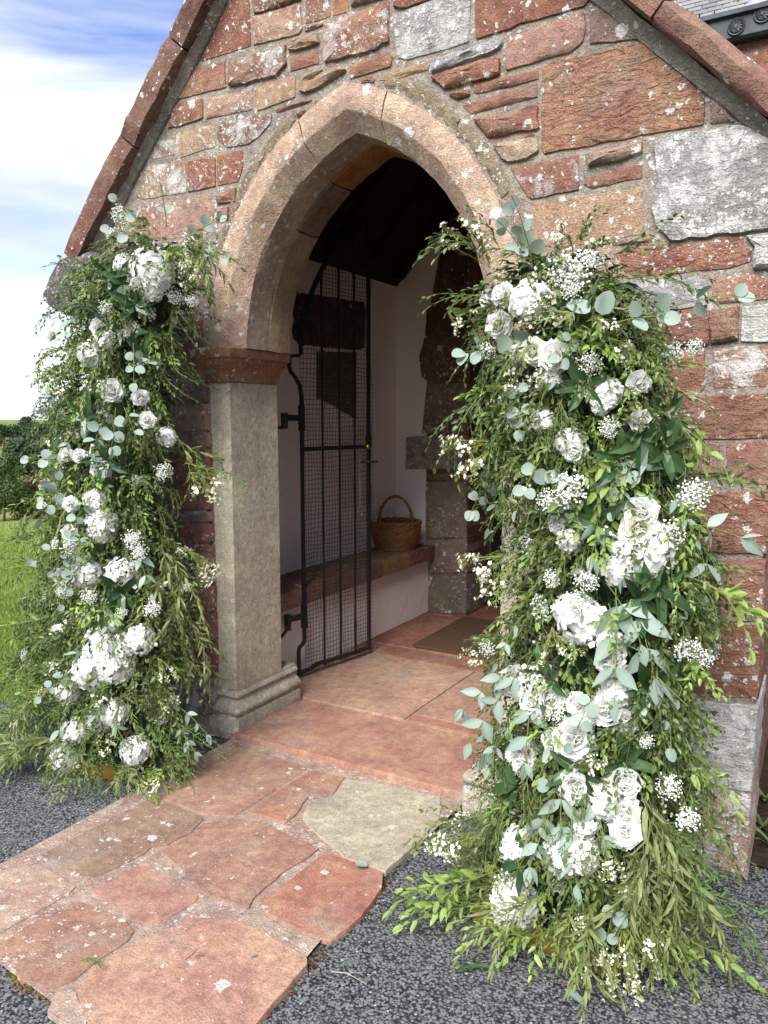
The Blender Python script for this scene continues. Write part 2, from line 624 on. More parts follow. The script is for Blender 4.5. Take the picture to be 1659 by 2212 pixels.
def chips(n, x0, x1, y0, y1, size, keep):
    c = rng.uniform((x0, y0), (x1, y1), (n, 2))
    c = c[keep(c)]
    n = len(c)
    s = size * rng.uniform(.55, 1.35, n)
    a0 = rng.uniform(0, 2 * PI, n)
    k = 5
    base = np.zeros((n, k + 1, 3))
    ti = rng.normal(0, .22, (n, 2))
    for i in range(k):
        a = a0 + 2 * PI * i / k + rng.normal(0, .22, n)
        r = s * rng.uniform(.65, 1.1, n)
        dx, dy = np.cos(a) * r, np.sin(a) * r
        base[:, i, 0] = c[:, 0] + dx
        base[:, i, 1] = c[:, 1] + dy
        base[:, i, 2] = .0005 + s * .0
    base[:, k, 0] = c[:, 0] + rng.normal(0, .2, n) * s
    base[:, k, 1] = c[:, 1] + rng.normal(0, .2, n) * s
    base[:, k, 2] = s * rng.uniform(.2, .5, n)
    idx = np.arange(n)[:, None] * (k + 1)
    fs = [np.concatenate([idx + i, idx + (i + 1) % k, idx + k], 1) for i in range(k)]
    return base.reshape(-1, 3), np.concatenate(fs, 0), np.repeat(rng.uniform(0, 1, n), k + 1)


def on_tarmac(c):
    x, y = c[:, 0], c[:, 1]
    path = (np.abs(x) < .60) & (y > -1.46) & (y < .3)
    ok = ~path & (y < np.where(x < -1.42, -.25, np.where(x > 1.62, .1, -.01)))
    d = np.stack([x - CAM[0], y - CAM[1]], 1)
    fw = d @ np.array([-_s, _c])
    rt = d @ np.array([_c, _s])
    return ok & (fw > 1.3) & (np.abs(rt) < fw * .58 + .15)


v, f, a = chips(135000, -2.8, 2.0, -2.2, .3, .0044, on_tarmac)
tag(obj('tarmac_chippings', big_mesh('tarmac_chippings', v, f, M['chip'], a)), kind='stuff', label='dark grey stone chippings set in the tarmac')

# soil bed to the right of the porch
mb = MB()
mb.add([(1.57, .09, .012), (7, .09, .012), (7, 2.499, .03), (1.57, 2.499, .03)], [(0, 1, 2, 3)])
tag(build(mb, 'soil_bed', M['soil'], fix=False), kind='structure')

# grass
def grass(n, name, r0, r1, a0, a1, h0, h1, label):
    r = np.sqrt(rng.uniform(r0 * r0, r1 * r1, n))
    r = r0 + (r - r0) * rng.uniform(.25, 1, n)
    a = rng.uniform(a0, a1, n)
    x, y = CAM[0] + r * np.sin(a), CAM[1] + r * np.cos(a)
    ok = (y > -.26 + .05 * rng.random(n)) & (x < -1.42)
    x, y = x[ok], y[ok]
    n = len(x)
    w = rng.uniform(.002, .0045, n) * (1 + (np.hypot(x - CAM[0], y - CAM[1]) - 4) * .12)
    h = rng.uniform(h0, h1, n)
    b = rng.uniform(0, 2 * PI, n)
    ln = rng.uniform(.1, .9, n) * h
    lb = rng.uniform(0, 2 * PI, n)
    z = terrain_h(x, y)
    v = np.zeros((n, 3, 3))
    v[:, 0] = np.stack([x - w * np.cos(b), y - w * np.sin(b), z - .004], 1)
    v[:, 1] = np.stack([x + w * np.cos(b), y + w * np.sin(b), z - .004], 1)
    v[:, 2] = np.stack([x + ln * np.cos(lb), y + ln * np.sin(lb), z + h], 1)
    patch = .5 + .5 * np.sin(x * 1.7 + np.sin(y * 2.1)) * np.sin(y * 1.3 + x * .6)
    var = np.clip(rng.uniform(0, .7, n) + .3 * patch, 0, 1)
    o = obj(name, big_mesh(name, v.reshape(-1, 3), np.arange(n * 3).reshape(n, 3), M['grassblade'], np.repeat(var, 3)))
    return tag(o, label=label, kind='stuff')


ang = lambda u: math.atan((u - U0) / FPX) - YAW
grass(90000, 'lawn_grass', 3.5, 12.5, ang(-120), ang(330), .022, .055, 'short mown grass of the lawn behind the flowers')

# ------------------------------------------------------------------ stone shapes
def shape_stone(poly, y0, depth, bulge=.012, rough=.005, jit=.004, step=.025, edge=.006, cut=.004):
    """poly: outline (x, z) on the wall; a dressed or rough block standing y0 proud, with worn arrises"""
    P = [np.array(p) for p in poly]
    area = sum(P[i][0] * P[(i + 1) % len(P)][1] - P[(i + 1) % len(P)][0] * P[i][1] for i in range(len(P))) / 2
    if area < 0:
        P.reverse()
    # round the corners a little, then sample the outline with an uneven edge
    R = []
    for i, p in enumerate(P):
        a, b = P[i - 1], P[(i + 1) % len(P)]
        la, lb = np.linalg.norm(a - p), np.linalg.norm(b - p)
        c = min(cut, la * .2, lb * .2)
        R.append(p + (a - p) / max(la, 1e-6) * c)
        R.append(p + (b - p) / max(lb, 1e-6) * c)
    out = []
    for i, p in enumerate(R):
        q = R[(i + 1) % len(R)]
        k = max(1, int(np.linalg.norm(q - p) / step))
        for j in range(k):
            out.append(p + (q - p) * j / k)
    out = np.array(out)
    n = len(out)
    nx = np.roll(out, -1, 0) - np.roll(out, 1, 0)
    nrm = np.stack([nx[:, 1], -nx[:, 0]], 1)
    nrm /= np.maximum(np.linalg.norm(nrm, axis=1), 1e-6)[:, None]
    sd = random.uniform(0, 99)
    jj = np.array([mnoise.noise(Vector((p[0] * 22, sd, p[1] * 22))) * 1.3 + mnoise.noise(Vector((p[0] * 60, sd, p[1] * 60))) * .6 for p in out])
    out = out + nrm * (jj * jit)[:, None]
    ce = out.mean(0)
    size = np.linalg.norm(out - ce, axis=1).mean()
    e = min(edge, size * .3)
    vs, fs = [], []
    rings = [(None, depth), (0, edge * .8), (e * .45, 0.0)]
    fr = [.86, .55, .25]
    inn = out - nrm * e
    for ins, yy in rings:
        for p, q in zip(out, nrm):
            w = p if ins is None else p - q * ins
            vs.append((w[0], y0 + yy, w[1]))
    for t in fr:
        for p in inn:
            w = ce + (p - ce) * (t)
            h = mnoise.noise(Vector((w[0] * 9, sd, w[1] * 9))) + .5 * mnoise.noise(Vector((w[0] * 24, sd, w[1] * 24)))
            vs.append((w[0], y0 - bulge * (1 - t * t) - rough * h * 1.4, w[1]))
    nr = 3 + len(fr)
    for k in range(nr - 1):
        for i in range(n):
            j = (i + 1) % n
            fs.append((k * n + i, k * n + j, (k + 1) * n + j, (k + 1) * n + i))
    vs.append((ce[0], y0 - bulge, ce[1]))
    for i in range(n):
        fs.append(((nr - 1) * n + i, (nr - 1) * n + (i + 1) % n, nr * n))
    m_ = MB()
    m_.add(vs, fs)
    return m_


# palettes (linear albedo)
C = dict(red=(.262, .118, .080), deep=(.232, .090, .060), pink=(.325, .190, .142), tan=(.345, .222, .142), grey=(.325, .310, .305),
         brown=(.215, .108, .075), orange=(.30, .142, .088), pale=(.37, .255, .190), olive=(.20, .15, .095), dusk=(.235, .150, .125),
         white=(.40, .385, .36))

porch = empty('church_porch', (0, 0, 0), label='red sandstone church porch with pointed arch and gable', cat='porch')

CX, ZS, HW, RISE = .065, 1.81, .635, .87
RAD = ((RISE ** 2 + HW ** 2) / (2 * HW))
OFF = RAD - HW


def arch_pt(side, t, e):
    """point of the pointed arch: side -1/+1, t 0 springing .. 1 apex, e offset outwards from the front arris"""
    r = RAD + e
    ph = t * math.acos(OFF / r)
    return CX + side * (r * math.cos(ph) - OFF), ZS + r * math.sin(ph)


GX, GS = .035, {-1: 1.09, 1: 1.0}


def gable_z(x):
    return 3.835 - GS[1 if x > GX else -1] * abs(x - GX)


# mortar core of the front wall, in two halves that meet above the arch, each 38 cm thick
mb = MB()
for s in (-1, 1):
    xo = -1.405 if s < 0 else 1.588
    po = [(xo, 0), (xo, gable_z(xo)), (CX, gable_z(CX))]
    po += [arch_pt(s, t, .075) for t in np.linspace(1, 0, 22)]
    xi = arch_pt(s, 0, .075)[0]
    xj = -.72 if s < 0 else .80
    po += [(xi, 1.7), (xj, 1.7), (xj, 0)]
    mb.prism(po, .0035, .36)
front = build(mb, 'front_wall', M['mortar'], porch)

mapA = lambda p: (368.6 + p[0] * .2777, p[1] * .2777)
mapB = lambda p: (806.4 + p[0] * .2777, p[1] * .2777)
map1 = lambda p: (p[0] * .5, p[1] * .5)
map2 = lambda p: (829.5 + p[0] * .5, p[1] * .5)
mapE = lambda p: (1255.7 + p[0] * .243, 460.8 + p[1] * .243)
mapF = lambda p: (1255.7 + p[0] * .4235, 921.6 + p[1] * .4235)
mapG = lambda p: (1382.4 + p[0] * .2603, 1382.4 + p[1] * .2603)
mapD = lambda p: p
# (view, colour, lichen, rib, roughness class, outline)
ST = [
 (mapA, 'deep', .30, 0, 0, [(445, 20), (465, -60), (612, -60), (625, 360), (240, 480), (225, 470)]),
 (mapA, 'brown', .35, 0, 2, [(632, -80), (1020, -80), (1015, 5), (900, 40), (650, 104)]),
 (mapA, 'pink', .30, 0, 1, [(640, 130), (1010, 20), (1025, 215), (1005, 265), (640, 355)]),
 (mapA, 'red', .35, 0, 1, [(1045, 0), (1060, -60), (1240, -60), (1245, 130), (1045, 195)]),
 (mapA, 'orange', .15, 0, 1, [(1258, 30), (1265, -50), (1380, -60), (1385, 85), (1260, 125)]),
 (mapA, 'olive', .2, 0, 2, [(1400, 40), (1400, -80), (1690, -80), (1690, -30), (1500, 35), (1410, 55)]),
 (mapA, 'brown', .35, 0, 1, [(1040, 215), (1185, 172), (1187, 198), (1045, 248)]),
 (mapA, 'tan', .15, 3, 2, [(915, 325), (1150, 245), (1160, 340), (930, 412), (910, 400)]),
 (mapA, 'red', .2, 0, 1, [(920, 455), (1140, 380), (1155, 495), (925, 560)]),
 (mapA, 'red', .55, 0, 2, [(1195, 200), (1330, 150), (1700, 10), (1705, 330), (1600, 380), (1540, 410), (1195, 500)]),
 (mapA, 'brown', .55, 0, 2, [(460, 470), (640, 430), (890, 350), (905, 500), (830, 590), (600, 650), (445, 678)]),
 (mapA, 'red', .35, 0, 0, [(200, 520), (420, 470), (430, 680), (70, 772), (60, 760)]),
 (mapA, 'pink', .45, 0, 1, [(275, 765), (630, 685), (638, 855), (270, 930)]),
 (mapA, 'tan', .18, 0, 1, [(662, 660), (975, 585), (970, 760), (668, 868)]),
 (mapA, 'pale', .1, 0, 1, [(1015, 590), (1175, 525), (1185, 545), (1020, 635)]),
 (mapA, 'tan', .15, 0, 2, [(985, 650), (1340, 520), (1370, 545), (1240, 640), (1050, 725), (1000, 720)]),
 (mapA, 'orange', .1, 0, 1, [(1395, 515), (1690, 405), (1726, 435), (1715, 525), (1580, 560), (1390, 622)]),
 (mapA, 'orange', .1, 0, 1, [(1478, 620), (1500, 598), (1560, 588), (1592, 612), (1580, 642), (1482, 648)]),
 (mapB, 'tan', .05, 0, 1, [(36, 602), (60, 580), (420, 475), (440, 490), (435, 545), (130, 632), (45, 628)]),
 (mapA, 'brown', .1, 0, 1, [(815, 860), (830, 840), (1090, 765), (1102, 780), (1050, 812), (830, 876)]),
 (mapA, 'red', .1, 0, 1, [(970, 880), (1050, 850), (1030, 900), (985, 922)]),
 (mapA, 'brown', .85, 0, 1, [(390, 960), (640, 905), (790, 880), (780, 960), (690, 1060), (600, 1125), (440, 1150), (362, 1080), (360, 1000)]),
 (mapA, 'tan', .75, 0, 1, [(40, 1030), (340, 962), (345, 1140), (60, 1232), (30, 1205)]),
 (mapA, 'red', .95, 0, 1, [(10, 880), (60, 790), (245, 762), (255, 920), (60, 990), (-25, 1000)]),
 (map1, 'dusk', .6, 0, 1, [(665, 612), (748, 592), (752, 670), (655, 692)]),
 (map1, 'deep', .5, 0, 0, [(808, 700), (930, 672), (932, 806), (812, 832)]),
 (map1, 'deep', .3, 0, 0, [(935, 671), (1050, 645), (1050, 720), (1030, 786), (937, 805)]),
 (map1, 'tan', .7, 0, 1, [(592, 790), (640, 712), (802, 700), (805, 832), (620, 862), (585, 852)]),
 (map1, 'red', .1, 0, 2, [(930, 846), (1020, 810), (1020, 872), (942, 882)]),
 (map1, 'red', .2, 0, 2, [(932, 902), (990, 890), (990, 945), (935, 952)]),
 (map1, 'pink', .2, 0, 1, [(695, 872), (912, 827), (922, 940), (900, 1010), (700, 1040)]),
 (map1, 'pink', .35, 0, 1, [(600, 892), (688, 874), (692, 1040), (520, 1080), (540, 1000)]),
 (map1, 'dusk', .5, 0, 1, [(925, 968), (975, 960), (965, 1012), (930, 1040)]),
 (map1, 'dusk', .5, 0, 1, [(700, 1050), (900, 1020), (915, 1120), (910, 1250), (700, 1260)]),
 (map1, 'red', .4, 0, 1, [(500, 1100), (690, 1052), (690, 1260), (520, 1280)]),
 (mapD, 'deep', .3, 0, 1, [(386, 700), (436, 690), (438, 752), (396, 754)]),
 (mapD, 'dusk', .3, 2, 1, [(330, 832), (441, 827), (443, 868), (332, 880)]),
 (mapD, 'pink', .3, 1, 1, [(330, 884), (443, 872), (446, 930), (332, 940)]),
 (mapD, 'pink', .25, 0, 1, [(332, 944), (446, 934), (448, 966), (332, 974)]),
 (mapD, 'deep', .12, 0, 2, [(332, 979), (448, 970), (449, 1036), (332, 1046)]),
 (mapD, 'red', .2, 0, 1, [(332, 1050), (449, 1041), (451, 1101), (332, 1110)]),
 (mapD, 'dusk', .35, 0, 1, [(332, 1114), (452, 1105), (453, 1128), (332, 1138)]),
 (mapD, 'deep', .3, 2, 1, [(332, 1142), (453, 1132), (454, 1172), (332, 1184)]),
 (mapD, 'red', .25, 0, 1, [(334, 1188), (454, 1177), (456, 1230), (334, 1244)]),
 (mapD, 'dusk', .5, 0, 1, [(334, 1248), (456, 1236), (458, 1262), (334, 1276)]),
 (mapD, 'red', .2, 2, 1, [(334, 1280), (458, 1267), (459, 1320), (334, 1336)]),
 (mapD, 'deep', .15, 0, 1, [(336, 1341), (459, 1325), (461, 1386), (336, 1404)]),
 (mapD, 'deep', .15, 2, 1, [(336, 1409), (461, 1391), (462, 1460), (336, 1478)]),
 (mapD, 'dusk', .7, 0, 1, [(336, 1484), (462, 1465), (464, 1540), (336, 1560)]),
 (mapB, 'grey', .55, 4, 1, [(155, 130), (280, 62), (460, 0), (765, -120), (745, 328), (590, 378), (330, 450), (260, 475), (190, 450), (165, 330)]),
 (mapB, 'deep', .1, 0, 2, [(152, 58), (152, 15), (300, -60), (620, -150), (430, -10), (270, 58)]),
 (mapB, 'deep', .16, 0, 0, [(788, -100), (1659, -100), (1700, -20), (1645, 50), (1300, 150), (1130, 190), (1080, 225), (800, 308), (790, 200)]),
 (mapB, 'pink', .12, 0, 1, [(1042, 285), (1640, 85), (1655, 220), (1630, 330), (1540, 410), (1220, 500), (1035, 548), (1022, 480)]),
 (mapB, 'grey', .3, 0, 2, [(452, 485), (480, 460), (970, 288), (1005, 300), (1005, 350), (960, 400), (560, 545), (450, 560)]),
 (mapB, 'red', .12, 0, 2, [(450, 605), (560, 560), (960, 440), (988, 450), (992, 580), (800, 640), (560, 698)]),
 (mapB, 'red', .15, 0, 1, [(780, 650), (1280, 538), (1287, 612), (1000, 690), (800, 732), (775, 722)]),
 (mapB, 'red', .05, 0, 2, [(583, 730), (610, 710), (750, 685), (757, 742), (660, 788), (600, 762)]),
 (mapB, 'red', .08, 0, 1, [(688, 820), (790, 780), (1272, 640), (1277, 762), (1200, 782), (760, 892), (738, 880)]),
 (mapB, 'red', .15, 0, 2, [(783, 930), (1282, 820), (1287, 1002), (895, 1082)]),
 (mapB, 'pale', .25, 0, 2, [(930, 1132), (1250, 1050), (1282, 1060), (1282, 1182), (1210, 1232), (1050, 1277), (1000, 1232)]),
 (map2, 'red', .55, 0, 1, [(545, 722), (842, 668), (845, 822), (640, 862), (620, 852)]),
 (map2, 'orange', .10, 10, 1, [(684, 290), (720, 265), (880, 235), (1120, 180), (1160, 200), (1280, 310), (1340, 370), (1385, 430), (1382, 540), (1150, 582), (690, 667), (677, 630)]),
 (map2, 'dusk', .12, 0, 1, [(907, 42), (962, 30), (1070, 120), (1110, 172), (888, 192), (890, 70)]),
 (map2, 'dusk', .4, 0, 1, [(1408, 420), (1445, 440), (1520, 528), (1408, 537)]),
 (map2, 'grey', .75, 3, 2, [(1168, 612), (1210, 585), (1530, 543), (1720, 600), (1790, 660), (1790, 985), (1600, 1000), (1240, 1042), (1170, 980), (1160, 900), (1178, 780)]),
 (map2, 'pale', .2, 0, 2, [(873, 667), (1115, 610), (1120, 660), (1020, 692), (880, 722)]),
 (map2, 'red', .3, 0, 1, [(868, 762), (1115, 705), (1117, 770), (900, 817), (858, 802)]),
 (map2, 'tan', .30, 0, 1, [(640, 872), (1115, 810), (1122, 1010), (980, 1040), (760, 1072), (655, 1062), (630, 950)]),
 (map2, 'red', .2, 0, 1, [(978, 1052), (1190, 1020), (1192, 1040), (1000, 1066)]),
 (mapE, 'pale', .3, 0, 1, [(-200, 330), (250, 300), (290, 345), (380, 520), (420, 560), (-200, 600)]),
 (mapE, 'deep', .28, 7, 1, [(300, 352), (340, 320), (1440, 200), (1450, 290), (1520, 330), (1520, 432), (1300, 492), (1100, 518), (480, 567), (380, 520)]),
 (mapE, 'white', .8, 5, 2, [(1460, 200), (1760, 160), (1760, 480), (1530, 500), (1530, 320)]),
 (mapE, 'grey', .3, 2, 2, [(380, 640), (600, 600), (1040, 563), (1112, 600), (1132, 832), (500, 892), (400, 800)]),
 (mapE, 'orange', .4, 2, 1, [(1172, 590), (1200, 570), (1520, 538), (1590, 600), (1580, 782), (1190, 802), (1162, 760)]),
 (mapE, 'white', .8, 4, 1, [(1610, 532), (1780, 520), (1780, 775), (1598, 790)]),
 (mapE, 'brown', .30, 5, 2, [(380, 950), (500, 895), (1122, 842), (1132, 1172), (400, 1190)]),
 (mapE, 'brown', .55, 4, 2, [(1138, 860), (1410, 830), (1402, 1132), (1145, 1166)]),
 (mapE, 'white', .7, 4, 1, [(1422, 830), (1790, 800), (1790, 1150), (1412, 1145)]),
 (mapE, 'red', .2, 4, 1, [(380, 1250), (1102, 1208), (1092, 1562), (1050, 1582), (380, 1610)]),
 (mapE, 'red', .75, 3, 1, [(1178, 1190), (1659, 1168), (1790, 1175), (1790, 1550), (1168, 1562), (1158, 1400)]),
 (mapE, 'red', .22, 8, 1, [(420, 1650), (1220, 1618), (1790, 1595), (1790, 2000), (1220, 2018), (420, 2010)]),
 (mapF, 'pink', .25, 2, 1, [(250, 100), (705, 84), (712, 236), (640, 242), (250, 256)]),
 (mapF, 'red', .3, 3, 1, [(737, 80), (962, 74), (962, 300), (742, 290)]),
 (mapF, 'red', .22, 8, 1, [(250, 350), (640, 345), (955, 320), (950, 652), (640, 642), (250, 650)]),
 (mapF, 'red', .28, 6, 1, [(250, 672), (640, 678), (948, 680), (942, 995), (640, 998), (250, 1000)]),
 (mapF, 'deep', .18, 6, 1, [(250, 1012), (600, 1010), (940, 1010), (930, 1400), (560, 1380), (250, 1360)]),
 (mapG, 'white', .85, 5, 2, [(200, 530), (480, 505), (930, 545), (905, 1258), (380, 1160), (200, 1130)]),
 (mapG, 'pale', .75, 5, 2, [(200, 1145), (380, 1175), (902, 1275), (865, 1985), (700, 1900), (200, 1740)]),
]
ROUGH = {0: (.003, .002, .0015), 1: (.005, .0045, .0028), 2: (.009, .010, .006)}
boxes = []
XR = 1.60
for mp, cn, li, rib, rc, pl in ST:
    pts = []
    right_edge = False
    for p in pl:
        q = at(*mp(p), y=0)
        x, z = q[0], q[2]
        if x > 1.52:
            x, right_edge = XR, True
        z = max(z, -.02)
        if x < 0 and z > 1.9:
            x = max(x, GX - (3.835 - z) / GS[-1])
        pts.append((x, z))
    bu, ro, ji = ROUGH[rc]
    kk = random.uniform(.9, 1.1)
    col = tuple(c * kk * random.uniform(.975, 1.025) for c in C[cn])
    li = min(1, li * 1.25 + .06)
    y0 = random.uniform(-.004, .002) - (.008 if rc == 2 else 0)
    m_ = shape_stone(pts, y0, .36 if right_edge else .06, bu, ro, ji)
    build(m_, 'stone', M['stone'], front, smooth=True, color=(*col, li), idx=rib)
    xs, zs = [p[0] for p in pts], [p[1] for p in pts]
    boxes.append((min(xs), max(xs), min(zs), max(zs)))
# the rest of the wall, behind the flowers and above the picture, in rough courses
names = ['red', 'deep', 'pink', 'dusk', 'red', 'brown', 'tan']
for x0, x1, z0, z1 in ((-1.41, -.74, 0, 2.1), (.82, 1.2, 0, 2.1), (-.6, .75, 3.0, 3.75)):
    z = z0 + .005
    while z < z1:
        h = random.uniform(.10, .20)
        x = x0
        while x < x1 - .05:
            w = min(random.uniform(.16, .36), x1 - x)
            bb = (x + .006, x + w - .006, z, z + h - .012)
            free = all(bb[1] < q[0] + .012 or bb[0] > q[1] - .012 or bb[3] < q[2] + .012 or bb[2] > q[3] - .012 for q in boxes)
            ax, az = (bb[0] + bb[1]) / 2, bb[2]
            inside = bb[3] < min(gable_z(bb[0]), gable_z(bb[1])) - .05
            if z > ZS - .2 and bb[0] < .78 and bb[1] > -.70 and z < 2.9:
                inside = False
            if free and inside:
                m_ = shape_stone([(bb[0], bb[2]), (bb[1], bb[2]), (bb[1], bb[3]), (bb[0], bb[3])], random.uniform(-.003, .003), .06, .009, .005, .004)
                build(m_, 'stone', M['stone'], front, smooth=True, color=(*C[random.choice(names)], random.uniform(.1, .4)), idx=random.choice((0, 0, 2, 4)))
            x += w
        z += h


# ------------------------------------------------------------------ arch stones
def sweep(side_ts, section, jitter=.0015):
    """section: list of (e, y) round the stone; side_ts: list of (side, t) stations"""
    vs, fs = [], []
    k = len(section)
    for s, t in side_ts:
        for e, y in section:
            x, z = arch_pt(s, t, e)
            vs.append((x + random.gauss(0, jitter), y + random.gauss(0, jitter), z + random.gauss(0, jitter)))
    n = len(side_ts)
    for i in range(n - 1):
        for j in range(k):
            fs.append((i * k + j, i * k + (j + 1) % k, (i + 1) * k + (j + 1) % k, (i + 1) * k + j))
    fs.append(tuple(range(k)))
    fs.append(tuple((n - 1) * k + j for j in range(k)))
    m_ = MB()
    m_.add(vs, fs)
    return m_


SEC = [(.100, .03), (.097, -.004), (.06, -.011), (.004, -.009), (-.003, -.003), (-.056, .054), (-.062, .060), (-.064, .13), (-.063, .205), (.1, .205)]
SEC2 = [(.1, .209), (-.060, .209), (-.068, .216), (-.068, .30), (-.062, .375), (.1, .375)]
L, R_ = -1, 1
runs = [([(L, t) for t in np.linspace(0, .808, 26)], (.42, .285, .205), .42),
        ([(L, t) for t in np.linspace(.812, 1, 8)] + [(R_, t) for t in np.linspace(.985, .855, 6)], (.43, .295, .22), .14),
        ([(R_, t) for t in np.linspace(.850, .002, 28)], (.43, .295, .215), .26)]
for ts, col, li in runs:
    build(sweep(ts, SEC, .0012), 'arch_stone', M['dressed'], porch, color=(*col, li))
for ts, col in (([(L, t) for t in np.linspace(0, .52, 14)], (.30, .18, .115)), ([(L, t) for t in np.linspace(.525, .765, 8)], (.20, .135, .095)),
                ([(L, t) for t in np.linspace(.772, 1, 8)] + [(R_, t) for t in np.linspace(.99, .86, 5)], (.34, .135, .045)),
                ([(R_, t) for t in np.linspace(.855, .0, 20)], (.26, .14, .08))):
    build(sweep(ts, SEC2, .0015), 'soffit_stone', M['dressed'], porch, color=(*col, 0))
# weathered relieving course outside the arch ring
SECH = [(.112, .03), (.108, .003), (.122, -.002), (.140, -.003), (.158, .002), (.165, .03)]
for s, a, b, col in ((R_, .865, .60, 'olive'), (R_, .592, .36, 'olive'), (R_, .352, .10, 'dusk'), (L, .30, .52, 'olive'), (L, .53, .80, 'olive')):
    sec = SECH if s > 0 else [(e if e < .15 else e - .012, y) for e, y in SECH]
    build(sweep([(s, t) for t in np.linspace(a, b, 20)], sec, .0032), 'hood_stone', M['stone'], porch, color=(*[c * 1.15 for c in C[col]], .35), smooth=True)


# ------------------------------------------------------------------ responds: base, shaft, capital
def profile_run(prof, x_face, sgn, y_front, y_back, x_wall):
    """a moulding profile (projection, z) run along the front and the reveal of a respond, mitred at the arris"""
    vs, fs = [], []
    for pr, z in prof:
        a = (x_wall, y_front - pr, z)
        b = (x_face + sgn * pr, y_front - pr, z)
        c = (x_face + sgn * pr, y_back, z)
        d = (x_wall, y_back, z)
        # soften the arris
        r = .010
        b1 = (x_face + sgn * (pr - r), y_front - pr, z)
        b2 = (x_face + sgn * pr, y_front - pr + r, z)
        vs += [a, b1, b2, c, d]
    n = len(prof)
    for i in range(n - 1):
        for j in range(5):
            k = (j + 1) % 5
            fs.append((i * 5 + j, i * 5 + k, (i + 1) * 5 + k, (i + 1) * 5 + j))
    fs.append((0, 1, 2, 3, 4))
    fs.append(tuple((n - 1) * 5 + j for j in range(5)))
    m_ = MB()
    m_.add(vs, fs)
    return m_


pale = (.58, .505, .375)
for s in (-1, 1):
    xf = -.597 if s < 0 else .712
    xw = -.738 if s < 0 else .86
    sg = -s
    resp = porch
    base = [(.030, 0), (.034, .012), (.032, .088), (.030, .100), (.018, .104), (.018, .112), (.026, .116), (.034, .128), (.034, .142), (.026, .156), (.012, .166),
            (.004, .176), (.002, .186), (.010, .192), (.016, .202), (.012, .214), (.003, .220), (.002, .232)]
    if s > 0:
        base = [(p + (.07 if z < .16 else .03), z) for p, z in base]
    build(profile_run(base, xf, sg, .035, .50, xw), 'column_base', M['dressed'], porch, color=(.44, .38, .29, .55))
    sh = [(0, .234), (.001, .9), (0, 1.664)]
    o = build(profile_run(sh, xf, sg, .035, .385, xw), 'column_shaft', M['dressed'], porch, color=(*pale, .16))
    cap = [(.010, 1.666), (.012, 1.690), (.022, 1.712), (.038, 1.732), (.062, 1.750), (.066, 1.756), (.066, 1.764), (.078, 1.768), (.082, 1.776), (.084, 1.806), (.074, 1.812)]
    build(profile_run(cap, xf, sg, .03, .385, xw - sg * .09), 'capital', M['dressed'], porch, color=(.30, .125, .070, .22), idx=0)
    # the filling between respond and arch springing
    mb = MB()
    xa = arch_pt(s, 0, -.055)[0]

# ------------------------------------------------------------------ gable coping
FI = [(-.022, .03), (-.022, -.006), (-.016, -.012), (.000, -.026), (.019, -.044), (.019, .03)]
FIL = [(-.010, .03), (-.010, -.006), (-.006, -.012), (.004, -.024), (.013, -.040), (.013, .03)]


def verge(side, d0, d1, sec, jit=.003, name='coping_stone', color=(.25, .115, .08, .2), mat='dressed', steps=9):
    """sec (n, y): n outwards from the gable line. d: distance down the slope from the apex"""
    s2 = math.sqrt(1 + GS[side] ** 2)
    ux, uz = side / s2, -GS[side] / s2
    nx, nz = side * GS[side] / s2, 1 / s2
    vs, fs = [], []
    k = len(sec)
    st = np.linspace(d0, d1, steps)
    for i, d in enumerate(st):
        en = .006 if i in (0, len(st) - 1) else 0
        for n_, y in sec:
            g = random.gauss(0, jit)
            n2 = n_ - (en if n_ > .1 else 0)
            vs.append((GX + ux * d + nx * (n2 + g), y + random.gauss(0, jit) + (en if y < -.05 else 0), 3.835 + uz * d + nz * (n2 + g)))
    for i in range(len(st) - 1):
        for j in range(k):
            fs.append((i * k + j, i * k + (j + 1) % k, (i + 1) * k + (j + 1) % k, (i + 1) * k + j))
    fs += [tuple(range(k)), tuple((len(st) - 1) * k + j for j in range(k))]
    m_ = MB()
    m_.add(vs, fs)
    return build(m_, name, M[mat], porch, color=color)


def slope_d(u, v, side):
    q = at(u, v, y=-.09)
    s2 = math.sqrt(1 + GS[side] ** 2)
    return (q[0] - GX) * side / s2 + (q[2] - 3.835) * -GS[side] / s2


COL_ = [(.014, .02), (.014, -.064), (.018, -.082), (.090, -.098), (.104, -.094), (.148, -.058), (.155, -.040), (.157, .34), (.014, .34)]
COR = [(.020, .02), (.020, -.064), (.025, -.082), (.070, -.098), (.079, -.094), (.100, -.060), (.105, -.040), (.107, .34), (.020, .34)]
dl = [.02, slope_d(383, 95, -1), slope_d(285, 318, -1), slope_d(142, 552, -1)]
for i in range(3):
    verge(-1, dl[i] + .004, dl[i + 1] - .004, COL_, color=(.135 + .012 * i, .070, .052, .13))
dr = [.02, slope_d(1400, 42, 1), 2.26]
for i in range(2):
    verge(1, dr[i] + .004, dr[i + 1] - .004, COR, color=(.225, .115, .085, .08))
verge(-1, .01, dl[3] + .1, FIL, .002, 'verge_fillet', (.27, .23, .20, .4), 'dressed', 24)
verge(1, .01, 2.26, FI, .002, 'verge_fillet', (.225, .205, .175, .2), 'dressed', 24)
